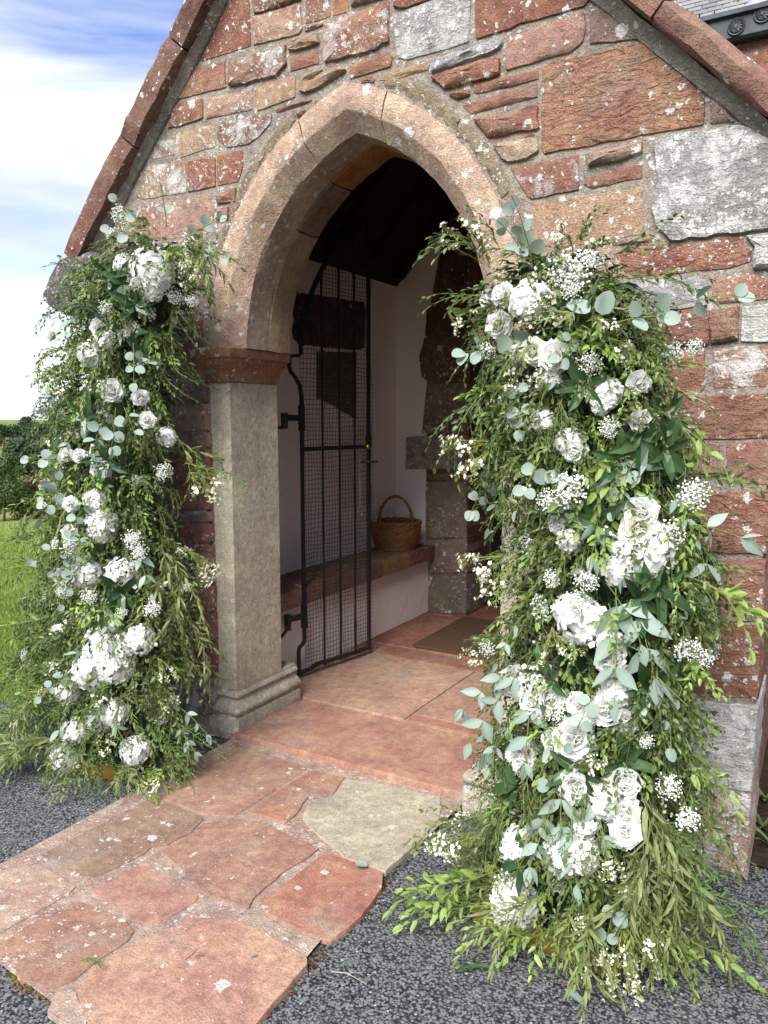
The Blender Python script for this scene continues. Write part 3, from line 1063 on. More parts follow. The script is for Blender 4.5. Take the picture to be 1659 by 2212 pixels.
# kneeler at the foot of the left verge
kp = [at(u, v, y=-.06) for u, v in [(137, 556), (116, 596), (98, 636), (100, 655), (118, 668), (146, 682), (180, 672), (250, 600), (258, 545), (200, 545)]]
m_ = shape_stone([(p[0], p[2]) for p in kp], -.085, .40, .02, .012, .010, .03, .03)
build(m_, 'kneeler_stone', M['stone'], porch, smooth=True, color=(.085, .08, .077, .35))
kr = [(1.56, 2.27), (1.62, 2.05), (1.80, 2.00), (1.86, 2.10), (1.70, 2.29)]
build(shape_stone(kr, -.085, .40, .02, .01, .008), 'kneeler_stone', M['stone'], porch, smooth=True, color=(.2, .16, .14, .4))

# ------------------------------------------------------------------ porch body: side walls, roof, bench wall
mb = MB()
mb.box((-1.25, .362, 0), (-1.10, 2.49, 2.50))
build(mb, 'side_wall', M['plaster'], porch)
mb = MB()
mb.box((1.23, .362, 0), (1.40, 2.49, 2.45))
build(mb, 'side_wall', M['plaster'], porch)
mb = MB()
mason = stone_mat('rubble_masonry', (.23, .10, .07), .3, 1, False)
for lo_, hi_ in (((-1.40, .362, 0), (-1.252, 2.49, 2.30)), ((1.402, .362, 0), (1.585, 2.49, 2.30))):
    mb = MB()
    mb.box(lo_, hi_)
    build(mb, 'outer_wall', mason, porch)
mb = MB()
for s in (-1, 1):
    a = [(.09, 3.74), (.09 + s * 1.62, 3.74 - 1.055 * 1.62), (.09 + s * 1.62, 3.80 - 1.055 * 1.62), (.09, 3.80)]
    mb.prism(a, .345, 2.545)
build(mb, 'roof', M['roofing'], porch)
for k in range(5):
    mb = MB()
    y = .55 + k * .45
    for s in (-1, 1):
        a = [(.09 + s * .002, 3.73), (.09 + s * 1.15, 3.73 - 1.055 * 1.15), (.09 + s * 1.10, 3.67 - 1.055 * 1.10), (.09 + s * .002, 3.67)]
        mb.prism(a, y, y + .08)
    build(mb, 'rafter', M['timber'], porch)
mb = MB()
for s in (-1, 1):
    a = [(.09 + s * .001, 3.738), (.09 + s * 1.5, 3.738 - 1.055 * 1.5), (.09 + s * 1.5, 3.732 - 1.055 * 1.5), (.09 + s * .001, 3.732)]
    mb.prism(a, .37, 2.49)
build(mb, 'ceiling_boards', M['timber'], porch)

# exposed stone of the little window in the left side wall
def wall_patch(pts, name, col, x0=-1.098, th=.03, rc=1, li=.05):
    q = [at(u, v, x=-1.10) for u, v in pts]
    m_ = shape_stone([(p[1], p[2]) for p in q], 0, th, .006, .004, .006)
    m2 = MB()
    m2.add([(x0 - y + .0, x, z) for x, y, z in m_.v], m_.f)
    return build(m2, name, M['stone'], porch, smooth=True, color=(*col, li))


wall_patch([(641, 632), (700, 640), (785, 652), (791, 668), (788, 752), (776, 757), (655, 746), (641, 742)], 'lintel_stone', (.10, .042, .034))
wall_patch([(624, 636), (645, 630), (645, 740), (634, 735), (630, 715), (634, 690), (628, 662)], 'lintel_stone', (.035, .026, .024))
wall_patch([(683, 760), (770, 760), (770, 906), (742, 892), (710, 872), (683, 860)], 'window_reveal', (.14, .115, .075), th=.02)

# ------------------------------------------------------------------ nave behind
nave = empty('church_nave', (0, 2.5, 0), label='red sandstone church behind the porch with slate roof and iron gutter', cat='church')
nave.location = (0, 0, 0)
DX0, DX1, DZ = -.50, .62, 2.25


def door_arch(t, e=0.0):
    # pointed doorway into the nave
    cx, hw = (DX0 + DX1) / 2, (DX1 - DX0) / 2
    r = hw * 1.35
    of = r - hw
    s = -1 if t < .5 else 1
    tt = t * 2 if t < .5 else (1 - t) * 2
    ph = tt * math.acos(of / r)
    return cx + s * ((r + e) * math.cos(ph) - of), DZ + (r + e) * math.sin(ph)


mb = MB()
lft = [(-3.0, 0), (-3.0, 3.66), ((DX0 + DX1) / 2, 3.66)] + [door_arch(t) for t in np.linspace(.5, 0, 12)] + [(DX0, 0)]
rgt = [(7.0, 0), (7.0, 3.66), ((DX0 + DX1) / 2, 3.66)] + [door_arch(t) for t in np.linspace(.5, 1, 12)] + [(DX1, 0)]
mb.prism(lft, 2.502, 2.95)
mb.prism(rgt, 2.502, 2.95)
build(mb, 'wall', stone_mat('nave_masonry', (.25, .092, .06), .1, 1, False), nave)
mb = MB()
# limewashed inner face of that wall inside the porch
mb.prism([(-1.10, .03), (-1.10, 2.5), (-.52, 3.1), (-.52, .03)], 2.490, 2.4995)
build(mb, 'plaster_panel', M['plaster'], nave)
mb = MB()
mb.prism([(-.84, .03), (-.84, 2.2), (-.70, 2.9), (DX0 + .002, 3.0), (DX0 + .002, .03)], 2.482, 2.4895)
build(mb, 'rubble_core', mason, nave)
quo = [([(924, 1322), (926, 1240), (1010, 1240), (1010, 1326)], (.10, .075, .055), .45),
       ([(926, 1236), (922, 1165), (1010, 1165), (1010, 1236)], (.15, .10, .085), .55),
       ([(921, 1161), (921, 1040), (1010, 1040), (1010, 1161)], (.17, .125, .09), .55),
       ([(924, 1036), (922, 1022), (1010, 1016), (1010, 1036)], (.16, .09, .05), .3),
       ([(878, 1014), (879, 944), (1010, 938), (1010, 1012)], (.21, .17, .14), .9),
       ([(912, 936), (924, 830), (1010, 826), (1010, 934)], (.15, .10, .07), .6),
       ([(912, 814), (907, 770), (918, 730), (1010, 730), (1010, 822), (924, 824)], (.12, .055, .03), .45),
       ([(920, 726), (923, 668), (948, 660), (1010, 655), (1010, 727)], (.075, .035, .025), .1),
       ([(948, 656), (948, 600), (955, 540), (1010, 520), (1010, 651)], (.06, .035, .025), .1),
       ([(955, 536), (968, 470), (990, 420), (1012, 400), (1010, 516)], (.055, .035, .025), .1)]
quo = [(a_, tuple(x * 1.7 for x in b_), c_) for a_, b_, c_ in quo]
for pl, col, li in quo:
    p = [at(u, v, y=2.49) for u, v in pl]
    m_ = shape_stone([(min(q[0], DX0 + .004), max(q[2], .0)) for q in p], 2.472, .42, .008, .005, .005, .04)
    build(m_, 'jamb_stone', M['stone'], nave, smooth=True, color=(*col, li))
for k in range(7):
    m_ = shape_stone([(DX1 - .004, .02 + k * .34), (DX1 + .25, .02 + k * .34), (DX1 + .25, .35 + k * .34), (DX1 - .004, .35 + k * .34)], 2.472, .42, .008, .005, .005, .05)
    build(m_, 'jamb_stone', M['stone'], nave, smooth=True, color=(.14, .09, .065, .3))
dr_ = MB()
pl = [door_arch(t, -.02) for t in np.linspace(0, 1, 24)]
dr_.prism([(DX0 + .02, .03)] + pl + [(DX1 - .02, .03)], 2.90, 2.94)
door = build(dr_, 'door', M['timber'], nave)
for k in range(4):
    mb = MB()
    mb.box((DX0 + .08 + k * .27, 2.885, .06), (DX0 + .10 + k * .27, 2.899, 2.3))
    build(mb, 'plank_batten', M['timber'], door)
# gutter
gt = MB()
g = [(2.50, 3.655), (2.44, 3.655), (2.425, 3.67), (2.425, 3.775), (2.40, 3.785), (2.40, 3.81), (2.50, 3.81)]
gt.prism(g, -3.0, 7.0, axis='x')
gut = build(gt, 'gutter', M['gutter'], nave)
for x, z in ((1.15, 3.72), (1.285, 3.755), (1.75, 3.72), (2.35, 3.72)):
    rb = MB()
    for k in range(12):
        a = k * PI / 6
        rb.tube([(x + .012 * math.cos(a), 2.418, z + .012 * math.sin(a)), (x + .034 * math.cos(a), 2.416, z + .034 * math.sin(a))], .0075, 5)
    ring = [(x + .043 * math.cos(a), 2.42, z + .043 * math.sin(a)) for a in np.linspace(0, 2 * PI, 25)[:-1]]
    rb.tube(ring, .006, 5, closed=True)
    rb.tube([(x, 2.424, z), (x, 2.408, z)], .011, 8)
    build(rb, 'rosette', M['gutter'], gut, smooth=False)
# roof plane and slates
slope = math.radians(50)
ry0, rz0 = 2.43, 3.80
rb = MB()
rb.add([(-3, ry0, rz0), (7, ry0, rz0), (7, ry0 + 4 * math.cos(slope), rz0 + 4 * math.sin(slope)), (-3, ry0 + 4 * math.cos(slope), rz0 + 4 * math.sin(slope)),
        (-3, ry0 + .1, rz0 - .06), (7, ry0 + .1, rz0 - .06), (7, 8, rz0 - .06), (-3, 8, rz0 - .06)],
       [(0, 1, 2, 3), (4, 7, 6, 5), (0, 4, 5, 1), (1, 5, 6, 2), (2, 6, 7, 3), (3, 7, 4, 0)])
roof = build(rb, 'roof', M['roofing'], nave)
sm = MB()
sm.box((-.0385, -.002, 0), (.0385, .006, .125))
smesh = sm.mesh('slate', M['slate'])
gauge = .050
for r_ in range(14):
    for c_ in range(21):
        if r_ * 21 + c_ >= 294:
            break
        o = obj('slate', smesh, roof)
        d = r_ * gauge
        o.location = (.42 + c_ * .081 + (.040 if r_ % 2 else 0) + random.uniform(-.004, .004), ry0 - .012 + d * math.cos(slope), rz0 + .012 + d * math.sin(slope))
        o.rotation_euler = (-(PI / 2 - slope) - .09, random.uniform(-.012, .012), 0)
        o.scale = (random.uniform(.93, 1.03), 1, random.uniform(.97, 1.03))
lf = MB()
p0 = at(1600, 45, y=2.40)
lf.add([(p0[0] + .0, 2.405, 3.81), (p0[0] + .16, 2.405, 3.815), (p0[0] + .12, 2.43, 3.85), (p0[0] + .105, 2.46, 3.90), (p0[0] + .07, 2.46, 3.90), (p0[0] + .05, 2.43, 3.85),
        (p0[0] + .08, 2.385, 3.835)], [(0, 1, 6), (1, 2, 6), (2, 3, 6), (3, 4, 6), (4, 5, 6), (5, 0, 6)])
o = build(lf, 'lead_flashing', simple('pale_lead', (.26, .26, .31), .6, .3, 0, 20, .2, .2, .005), roof, smooth=True)

# ------------------------------------------------------------------ path and floor
path = MB()
path.add([(x, y, .0145) for x, y in [(-.585, .0), (-.582, -.9), (-.58, -1.44), (.24, -1.50), (.585, -1.50), (.60, -1.26), (.572, -1.0), (.552, -.7), (.555, -.5), (.585, -.35), (.60, 0)]], [tuple(range(11))])
bm_ = build(path, 'path', M['joint'], fix=False)
tag(bm_, kind='structure')
edgem = MB()


def flag(poly, z_top, thick, name, parent, mat, col, li, px=True, rough=.0016, bulge=.0005, jit=.0035, edge=.0022):
    if px:
        q = [at(p[0] * .5, 1636 + p[1] * .5, z=z_top) for p in poly]
        q = [(min(max(p[0], -.60), .64), max(p[1], -1.52)) for p in q]
    else:
        q = poly
    m_ = shape_stone(q, 0, thick, bulge, rough, jit, .022, edge, .004)
    m2 = MB()
    m2.add([(x, z, z_top - y) for x, y, z in m_.v], m_.f)
    return build(m2, name, M[mat], parent, smooth=True, color=(*col, li))


PK = (.345, .175, .125)
FL = [([(685, 172), (1030, -55), (1200, 0), (1330, 45), (1220, 120), (1020, 250), (890, 245), (780, 205)], (.31, .165, .12), .25),
      ([(1345, 55), (1490, 85), (1440, 155), (1340, 160), (1245, 115)], (.30, .145, .10), .1),
      ([(1225, 132), (1300, 150), (1330, 170), (1290, 230), (1240, 280), (1075, 235)], (.32, .15, .10), .2),
      ([(1500, 92), (1659, 117), (1905, 172), (1900, 262), (1800, 372), (1662, 492), (1490, 430), (1370, 330), (1305, 262), (1330, 190), (1440, 165)], (.375, .305, .235), .12),
      ([(640, 182), (720, 192), (870, 252), (878, 267), (828, 322), (718, 377), (658, 387), (618, 422), (450, 502), (400, 517), (330, 507), (260, 472), (232, 440), (172, 425)], (.24, .14, .10), .5),
      ([(882, 282), (1020, 264), (1120, 277), (1180, 302), (1378, 392), (1330, 430), (1230, 490), (1100, 600), (1070, 653), (900, 590), (830, 560), (797, 530), (797, 490), (702, 415), (707, 400), (832, 322)], (.30, .155, .115), .16),
      ([(1392, 420), (1420, 412), (1655, 495), (1650, 565), (1560, 688), (1430, 788), (1380, 778), (1190, 690), (1117, 642), (1130, 612), (1260, 522)], (.33, .135, .095), .1),
      ([(602, 462), (650, 472), (858, 592), (848, 622), (720, 700), (640, 718), (580, 700), (500, 650), (392, 577)], (.34, .165, .13), .12),
      ([(-20, 500), (130, 432), (328, 555), (300, 590), (100, 700), (0, 758), (-260, 800), (-260, 640)], (.36, .225, .175), .75),
      ([(0, 782), (340, 622), (400, 640), (540, 700), (578, 750), (560, 790), (400, 890), (330, 958), (230, 998), (90, 958), (30, 880), (-60, 830)], (.30, .155, .11), .65),
      ([(602, 792), (830, 692), (940, 692), (1020, 702), (1120, 742), (1328, 862), (1328, 890), (1270, 960), (1180, 1060), (1080, 1180), (1040, 1290), (390, 1290), (372, 1130), (332, 1000), (400, 900)], (.39, .205, .15), .3),
      ([(240, 1012), (328, 1012), (366, 1100), (372, 1185), (300, 1230), (200, 1100)], (.40, .27, .21), .6)]
FL = [(a_, (b_[0] * .80, b_[1] * .83, b_[2] * .80), c_ * .5) for a_, b_, c_ in FL]
for pl, col, li in FL:
    flag(pl, .0185 + random.uniform(-.002, .002), .03, 'flagstone', bm_, 'slab', col, li)

fm = MB()
fm.box((-1.098, .001, -.01), (1.228, 2.9, .036))
floor = build(fm, 'floor', M['joint'])
tag(floor, kind='structure')
FS = [([(-.575, -.005), (.592, -.005), (.60, .50), (-.555, .505)], (.335, .155, .105)),
      ([(-.55, .53), (.03, .535), (.042, 1.15), (.05, 1.37), (-1.09, 1.385), (-1.09, .42), (-.62, .52)], (.36, .195, .135)),
      ([(.047, .625), (.70, .61), (1.2, .6), (1.2, 1.34), (.06, 1.36)], (.33, .17, .12)),
      ([(.047, .535), (.60, .53), (.70, .53), (.70, .598), (.047, .612)], (.30, .12, .085)),
      ([(-1.09, 1.405), (.11, 1.375), (.11, 1.555), (-.48, 1.57), (-1.09, 1.57)], (.28, .115, .075)),
      ([(.13, 1.37), (1.2, 1.35), (1.2, 2.4), (.13, 2.4)], (.28, .115, .075)),
      ([(-1.09, 1.585), (-.45, 1.585), (-.46, 2.42), (-1.09, 2.42)], (.30, .12, .08)),
      ([(-.44, 1.585), (.11, 1.57), (.11, 2.42), (-.44, 2.42)], (.27, .11, .075)),
      ([(-.60, 2.43), (.9, 2.43), (.9, 2.88), (-.60, 2.88)], (.25, .10, .065))]
FS = [(a_, (b_[0] * .78, b_[1] * .84, b_[2] * .86)) for a_, b_ in FS]
for pl, col in FS:
    flag(pl, .044 + random.uniform(-.0015, .0015), .04, 'floor_slab', floor, 'floor_stone', col, .0, px=False, rough=.0008, bulge=.0008, jit=.0025, edge=.004)

# moss and litter along the path edge
mo = MB()
for (x0, y0), (x1, y1), n in (((-.06, -1.47), (.08, -1.47), 34), ((.59, -1.28), (.575, -1.02), 40), ((-.2, -1.46), (-.06, -1.47), 16)):
    for i in range(n):
        t = random.random()
        x, y = x0 + (x1 - x0) * t + random.gauss(0, .006), y0 + (y1 - y0) * t + random.gauss(0, .006)
        r = random.uniform(.004, .011)
        mo.add([(x + r * math.cos(a), y + r * math.sin(a), .002) for a in np.linspace(0, 2 * PI, 7)[:-1]] + [(x, y, r * random.uniform(.8, 1.5))],
               [(k, (k + 1) % 6, 6) for k in range(6)], random.random())
tag(build(mo, 'moss', M['moss'], fix=False), kind='stuff', label='green moss along the edge of the stone path')
li_ = MB()
for i in range(260):
    t = random.random()
    if i % 3:
        x, y = .60 + random.gauss(0, .012), -1.35 + t * .75
    else:
        x, y = -.15 + t * .4, -1.49 + random.gauss(0, .012)
    a, ln = random.uniform(0, PI), random.uniform(.006, .016)
    li_.tube([(x, y, .008), (x + ln * math.cos(a), y + ln * math.sin(a), .009 + random.uniform(0, .005))], .0009, 3, cap=False)
tag(build(li_, 'dead_needles', simple('dead_needle', (.21, .075, .03), .9, .1, 0, 90, .4, 0), fix=False), kind='stuff', label='reddish dead needles in the gutter of the path')

# door mat
dm = MB()
dm.box((-.485, 1.60, .050), (.42, 2.41, .064))
o = build(dm, 'door_mat', M['mat'])
tag(o, 'brown coir door mat on the porch floor before the inner door', 'door mat')

# ------------------------------------------------------------------ bench
bench = empty('stone_bench', (-.95, 1.4, 0), label='long bench of red stone slabs on a limewashed base along the porch wall', cat='bench')


def child(mb, name, mat, parent, **k):
    o = build(mb, name, mat, parent, **k)
    o.matrix_parent_inverse = Matrix.Translation(parent.location).inverted()
    return o


mb = MB()
mb.box((-1.098, .40, .046), (-.812, 2.474, .462))
child(mb, 'base', M['plaster'], bench)
for y0, y1, col in ((.41, 1.02, (.25, .125, .085)), (1.026, 1.70, (.22, .115, .07)), (1.706, 2.06, (.30, .16, .07)), (2.066, 2.468, (.24, .085, .055))):
    pl = [(-1.096, y0), (-.762, y0), (-.758, y1), (-1.096, y1)]
    m_ = shape_stone(pl, 0, .098, .003, .002, .004, .04, .014)
    m2 = MB()
    m2.add([(x, z, .558 - y) for x, y, z in m_.v], m_.f)
    child(m2, 'slab', M['dressed'], bench, smooth=True, color=(*col, .08))

# ------------------------------------------------------------------ basket
bx, by, bz = -.945, 2.20, .562
bk = empty('wicker_basket', (bx, by, bz), label='brown wicker basket with a hooped handle on the stone bench', cat='basket')
H = .185
rad = lambda t: .128 + .042 * math.sin(min(1, t * 1.15) * PI / 2)
wv = MB()
NS = 30
rows = 17
for r_ in range(rows):
    t = (r_ + .5) / rows
    pts = []
    for k in range(NS * 2):
        a = 2 * PI * k / (NS * 2)
        off = .0042 * (1 if (k // 2 + r_) % 2 else -1) * (1 if k % 2 else .4)
        pts.append(((rad(t) + off) * 1.06 * math.cos(a), (rad(t) + off) * .92 * math.sin(a), .008 + t * H))
    wv.tube(pts, .0058, 5, closed=True, var=random.random())
build(wv, 'woven_side', M['wicker'], bk, smooth=True)
stk = MB()
for k in range(NS):
    a = 2 * PI * (k + .5) / NS
    stk.tube([(rad(t) * 1.06 * math.cos(a), rad(t) * .92 * math.sin(a), t * H) for t in (0, .25, .5, .75, 1.02)], .0042, 4)
build(stk, 'stakes', M['wicker'], bk)
rm = MB()
for q in range(2):
    rm.tube([((rad(1) + .007 * math.cos(5 * a * 2 + q * PI)) * 1.06 * math.cos(a), (rad(1) + .007 * math.cos(10 * a + q * PI)) * .92 * math.sin(a), H + .010 + .007 * math.sin(10 * a + q * PI)) for a in np.linspace(0, 2 * PI, 121)[:-1]], .0085, 5, closed=True)
build(rm, 'rim', M['wicker'], bk, smooth=True)
bt = MB()
bt.tube([(0, 0, .001), (0, 0, .012)], .13, 24)
build(bt, 'bottom', M['wicker'], bk)
hd = MB()
for q in range(3):
    hp = []
    for a in np.linspace(-.18, PI + .18, 60):
        tw = a * 9 + q * 2 * PI / 3
        r2 = .006
        R0 = .122 + r2 * math.cos(tw)
        hp.append((R0 * 1.12 * math.cos(a) * .92, r2 * math.sin(tw) + .10 * math.cos(a) * 0, H - .01 + (.205 + r2 * math.cos(tw)) * max(math.sin(a), -.18)))
    hd.tube(hp, .0062, 5)
o = build(hd, 'handle', M['wicker'], bk, smooth=True)
bk.rotation_euler = (0, 0, math.radians(22))

# ------------------------------------------------------------------ iron gate
G0 = Vector((-.750, .795, .0))
GD = Vector((.112, .606, 0)).normalized()
GN = Vector((GD.y, -GD.x, 0))
gate = empty('iron_gate', G0, label='black iron gate leaf with wire netting standing open in the porch', cat='gate')


def gp(u, z, d=0.0):
    return Vector((GD.x * u + GN.x * d, GD.y * u + GN.y * d, z))


GW = .55


def arc_z(u):
    # curved head: rises from the hinge side to the meeting stile
    t = min(1, max(0, u / GW))
    return 1.98 + .66 * math.sin(t * PI / 2 * .93) ** .8


def flat_bar(mb, pts, w, t):
    """flat bar: w in the gate's plane, t across it"""
    vs, fs = [], []
    n = len(pts)
    for i, (u, z) in enumerate(pts):
        a, b = pts[max(0, i - 1)], pts[min(n - 1, i + 1)]
        du, dz = b[0] - a[0], b[1] - a[1]
        l_ = math.hypot(du, dz) or 1
        pu, pz = -dz / l_ * w / 2, du / l_ * w / 2
        for sgn, d in ((1, -t / 2), (-1, -t / 2), (-1, t / 2), (1, t / 2)):
            vs.append(gp(u + sgn * pu, z + sgn * pz, d))
    for i in range(n - 1):
        for j in range(4):
            k = (j + 1) % 4
            fs.append((i * 4 + j, i * 4 + k, (i + 1) * 4 + k, (i + 1) * 4 + j))
    fs += [(0, 1, 2, 3), tuple((n - 1) * 4 + j for j in range(4))]
    mb.add(vs, fs)


mb = MB()
hs = [(-.045, .065), (-.045, .20), (-.04, .225), (-.012, .24), (0, .262), (0, 1.0), (0, 1.62), (-.01, 1.68), (-.045, 1.725), (-.075, 1.75), (-.085, 1.775), (-.085, 1.82), (-.07, 1.835), (-.015, 1.838), (0, 1.85), (0, 2.0)]
flat_bar(mb, hs, .017, .016)
build(mb, 'hinge_stile', M['iron'], gate)
mb = MB()
flat_bar(mb, [(GW, .075), (GW, arc_z(GW))], .020, .016)
build(mb, 'meeting_stile', M['iron'], gate)
mb = MB()
flat_bar(mb, [(u, arc_z(u)) for u in np.linspace(0, GW, 22)], .022, .018)
build(mb, 'curved_head', M['iron'], gate)
for k, u in enumerate((.16, .298, .426)):
    mb = MB()
    flat_bar(mb, [(u, .07), (u, arc_z(u))], .0095, .0095)
    build(mb, 'bar', M['iron'], gate)
mb = MB()
flat_bar(mb, [(0, 1.335), (GW, 1.335)], .024, .012)
build(mb, 'middle_rail', M['iron'], gate)
mb = MB()
flat_bar(mb, [(-.045, .075), (.04, .080), (.10, .098), (.16, .095), (.3, .090), (GW, .088)], .019, .016)
build(mb, 'bottom_rail', M['iron'], gate)
for z in (.40, 1.505):
    mb = MB()
    flat_bar(mb, [(0, z), (-.065, z), (-.115, z + .003)], .032, .014)
    flat_bar(mb, [(0, z - .07), (0, z + .07)], .03, .022)
    c = gp(-.125, z)
    mb.tube([c - Vector((0, 0, .026)), c + Vector((0, 0, .028))], .021, 10)
    h_ = build(mb, 'hinge', M['iron'], gate)
    mb = MB()
    b = gp(-.125, z - .045)
    j = Vector((-.635, .375, z - .05)) - G0
    mb.tube([b + Vector((0, 0, .02)), b - Vector((0, 0, .012))], .019, 10)
    mb.tube([b - Vector((0, 0, .004)), j], .009, 6)
    build(mb, 'hinge_pin', M['rust'], h_)
mb = MB()
mb.box((-.012, -.012, -.05), (.012, .012, .05))
mb2 = MB()
mb2.add([gp(GW, 1.335 + .03) + Vector(v) for v in [(-.012, -.016, -.03), (.012, -.016, -.03), (.012, .016, -.03), (-.012, .016, -.03), (-.012, -.016, .035), (.012, -.016, .035), (.012, .016, .035), (-.012, .016, .035)]],
        [(0, 3, 2, 1), (4, 5, 6, 7), (0, 1, 5, 4), (1, 2, 6, 5), (2, 3, 7, 6), (3, 0, 4, 7)])
build(mb2, 'latch', M['iron'], gate)
mb = MB()
c = gp(GW - .03, 1.337, .02)
for i in range(6):
    pass
vs, fs = [], []
for i in range(7):
    for k in range(10):
        a, b = PI * i / 6, 2 * PI * k / 10
        vs.append(c + Vector((math.sin(a) * math.cos(b), math.sin(a) * math.sin(b), math.cos(a))) * .015)
for i in range(6):
    for k in range(10):
        fs.append((i * 10 + k, i * 10 + (k + 1) % 10, (i + 1) * 10 + (k + 1) % 10, (i + 1) * 10 + k))
mb.add(vs, fs)
mb.tube([gp(GW - .03, 1.337, .0), c], .006, 6)
build(mb, 'knob', M['brass'], gate, smooth=True)
mb = MB()
mb.tube([gp(GW - .10, 1.245, .012), gp(GW + .05, 1.245, .03)], .008, 6)
build(mb, 'bolt', M['rust'], gate)
# netting
net = MB()
w1 = lambda u, z: .011 + .006 * math.sin(z * 7 + u * 5) + .003 * math.sin(u * 31 + z * 3)
nu = 26
for i in range(nu):
    u = -.01 + (GW + .02) * i / (nu - 1)
    zt = min(arc_z(u), 2.62)
    zz = np.linspace(.055, zt, 60)
    net.tube([gp(u + .004 * math.sin(z * 9 + i) + .002 * math.sin(z * 31 + i * 2), z, w1(u, z)) for z in zz], .0015, 3, cap=False)
z = .06
i = 0
while z < 2.6:
    us = [u for u in np.linspace(-.012, GW + .025, 30) if z < arc_z(u) + .02]
    if len(us) > 2:
        net.tube([gp(u, z + .004 * math.sin(u * 11 + i * .7) + .0015 * math.sin(u * 60 + i), w1(u, z)) for u in us], .0015, 3, cap=False)
    z += .0245 if z < 2.0 else .0215
    i += 1
build(net, 'wire_netting', M['wire'], gate, fix=False)
ck = MB()
for i in range(26):
    u = .30 + i * .0105
    ck.tube([gp(u + .0045 * (1 if k % 2 else -1) * (1 if i % 2 else -1), z, .021) for k, z in enumerate(np.arange(.98, 1.47, .0085))], .0009, 3, cap=False)
build(ck, 'fine_netting', M['wire'], gate, fix=False)
ch = MB()
for k in range(17):
    z = 1.315 - k * .021
    a = .5 * PI * (k % 2)
    ring = []
    for q in np.linspace(0, 2 * PI, 11)[:-1]:
        s_ = .0055 * math.cos(q)
        ring.append(gp(.44 + s_ * math.cos(a), z + .0135 * math.sin(q), .026 + s_ * math.sin(a)))
    ch.tube(ring, .0021, 4, closed=True)
chn = build(ch, 'chain', simple('steel_chain', (.25, .25, .25), .4, .5, .8, 30, .3, 0), gate)
rg = MB()
rg.tube([gp(.44 + .020 * math.cos(q), .945 + .022 * math.sin(q), .028) for q in np.linspace(0, 2 * PI, 19)[:-1]], .0028, 5, closed=True)
build(rg, 'ring', chn.data.materials[0], chn)

# ------------------------------------------------------------------ plants
def leaf(mb, p, d, up, ln, w, mi=0, var=None, curl=.25, wide=.42):
    """one leaf: six points, folded along its midrib, tip curling down"""
    d = Vector(d).normalized()
    s = d.cross(Vector(up))
    if s.length < 1e-3:
        s = d.cross(Vector((1, .3, 0)))
    s.normalize()
    n = s.cross(d)
    p = Vector(p)
    f = .16 * w
    a = p + d * (ln * wide * .55) + n * f
    b = p + d * (ln * .72) - n * (curl * ln * .16) + n * f
    tip = p + d * ln - n * (curl * ln * .5)
    mid = p + d * (ln * .42)
    mid2 = p + d * (ln * .72) - n * (curl * ln * .16)
    w1, w2 = w * .5, w * .40
    mb.add([p, a + s * w1, b + s * w2, tip, b - s * w2, a - s * w1, mid - n * f * .0, mid2],
           [(0, 1, 6), (1, 2, 7, 6), (2, 3, 7), (0, 6, 5), (5, 6, 7, 4), (4, 7, 3)], random.random() if var is None else var, mi)


def round_leaf(mb, p, d, up, ln, w, mi=0, var=None, bend=.1):
    d = Vector(d).normalized()
    s = d.cross(Vector(up))
    if s.length < 1e-3:
        s = d.cross(Vector((1, .3, 0)))
    s.normalize()
    n = s.cross(d)
    p = Vector(p)
    st = p + d * ln * .12
    pts = []
    for k in range(10):
        a = -PI + 2 * PI * k / 10
        x, y = .5 - .5 * math.cos(a + PI) * -1, math.sin(a)
        t = .5 + .5 * math.cos(a)
        yy = math.sin(a) * (.5 - .07 * math.cos(a))
        pts.append(st + d * (ln * .88 * t) + s * (w * yy) + n * (abs(yy) * w * .22 - bend * ln * t * t))
    c = st + d * ln * .42 - n * (bend * ln * .15)
    mb.add(pts + [c], [(k, (k + 1) % 10, 10) for k in range(10)], random.random() if var is None else var, mi)


def curve(n, length, droop, side=0.0, lift=0.0):
    """points of a stem that leaves along +x and bends towards -z"""
    pts, p = [], Vector((0, 0, 0))
    pitch, yaw = lift, 0.0
    for i in range(n + 1):
        pts.append(p.copy())
        pitch -= droop / n
        yaw += side / n
        p = p + Vector((math.cos(pitch) * math.cos(yaw), math.cos(pitch) * math.sin(yaw), math.sin(pitch))) * (length / n)
    return pts


def stem_dir(pts, i):
    a, b = pts[max(0, i - 1)], pts[min(len(pts) - 1, i + 1)]
    return (b - a).normalized()


def side_vec(t, ang):
    s = t.cross(Vector((0, 0, 1)))
    if s.length < .05:
        s = t.cross(Vector((1, 0, 0)))
    s.normalize()
    u = s.cross(t)
    return s * math.cos(ang) + u * math.sin(ang)


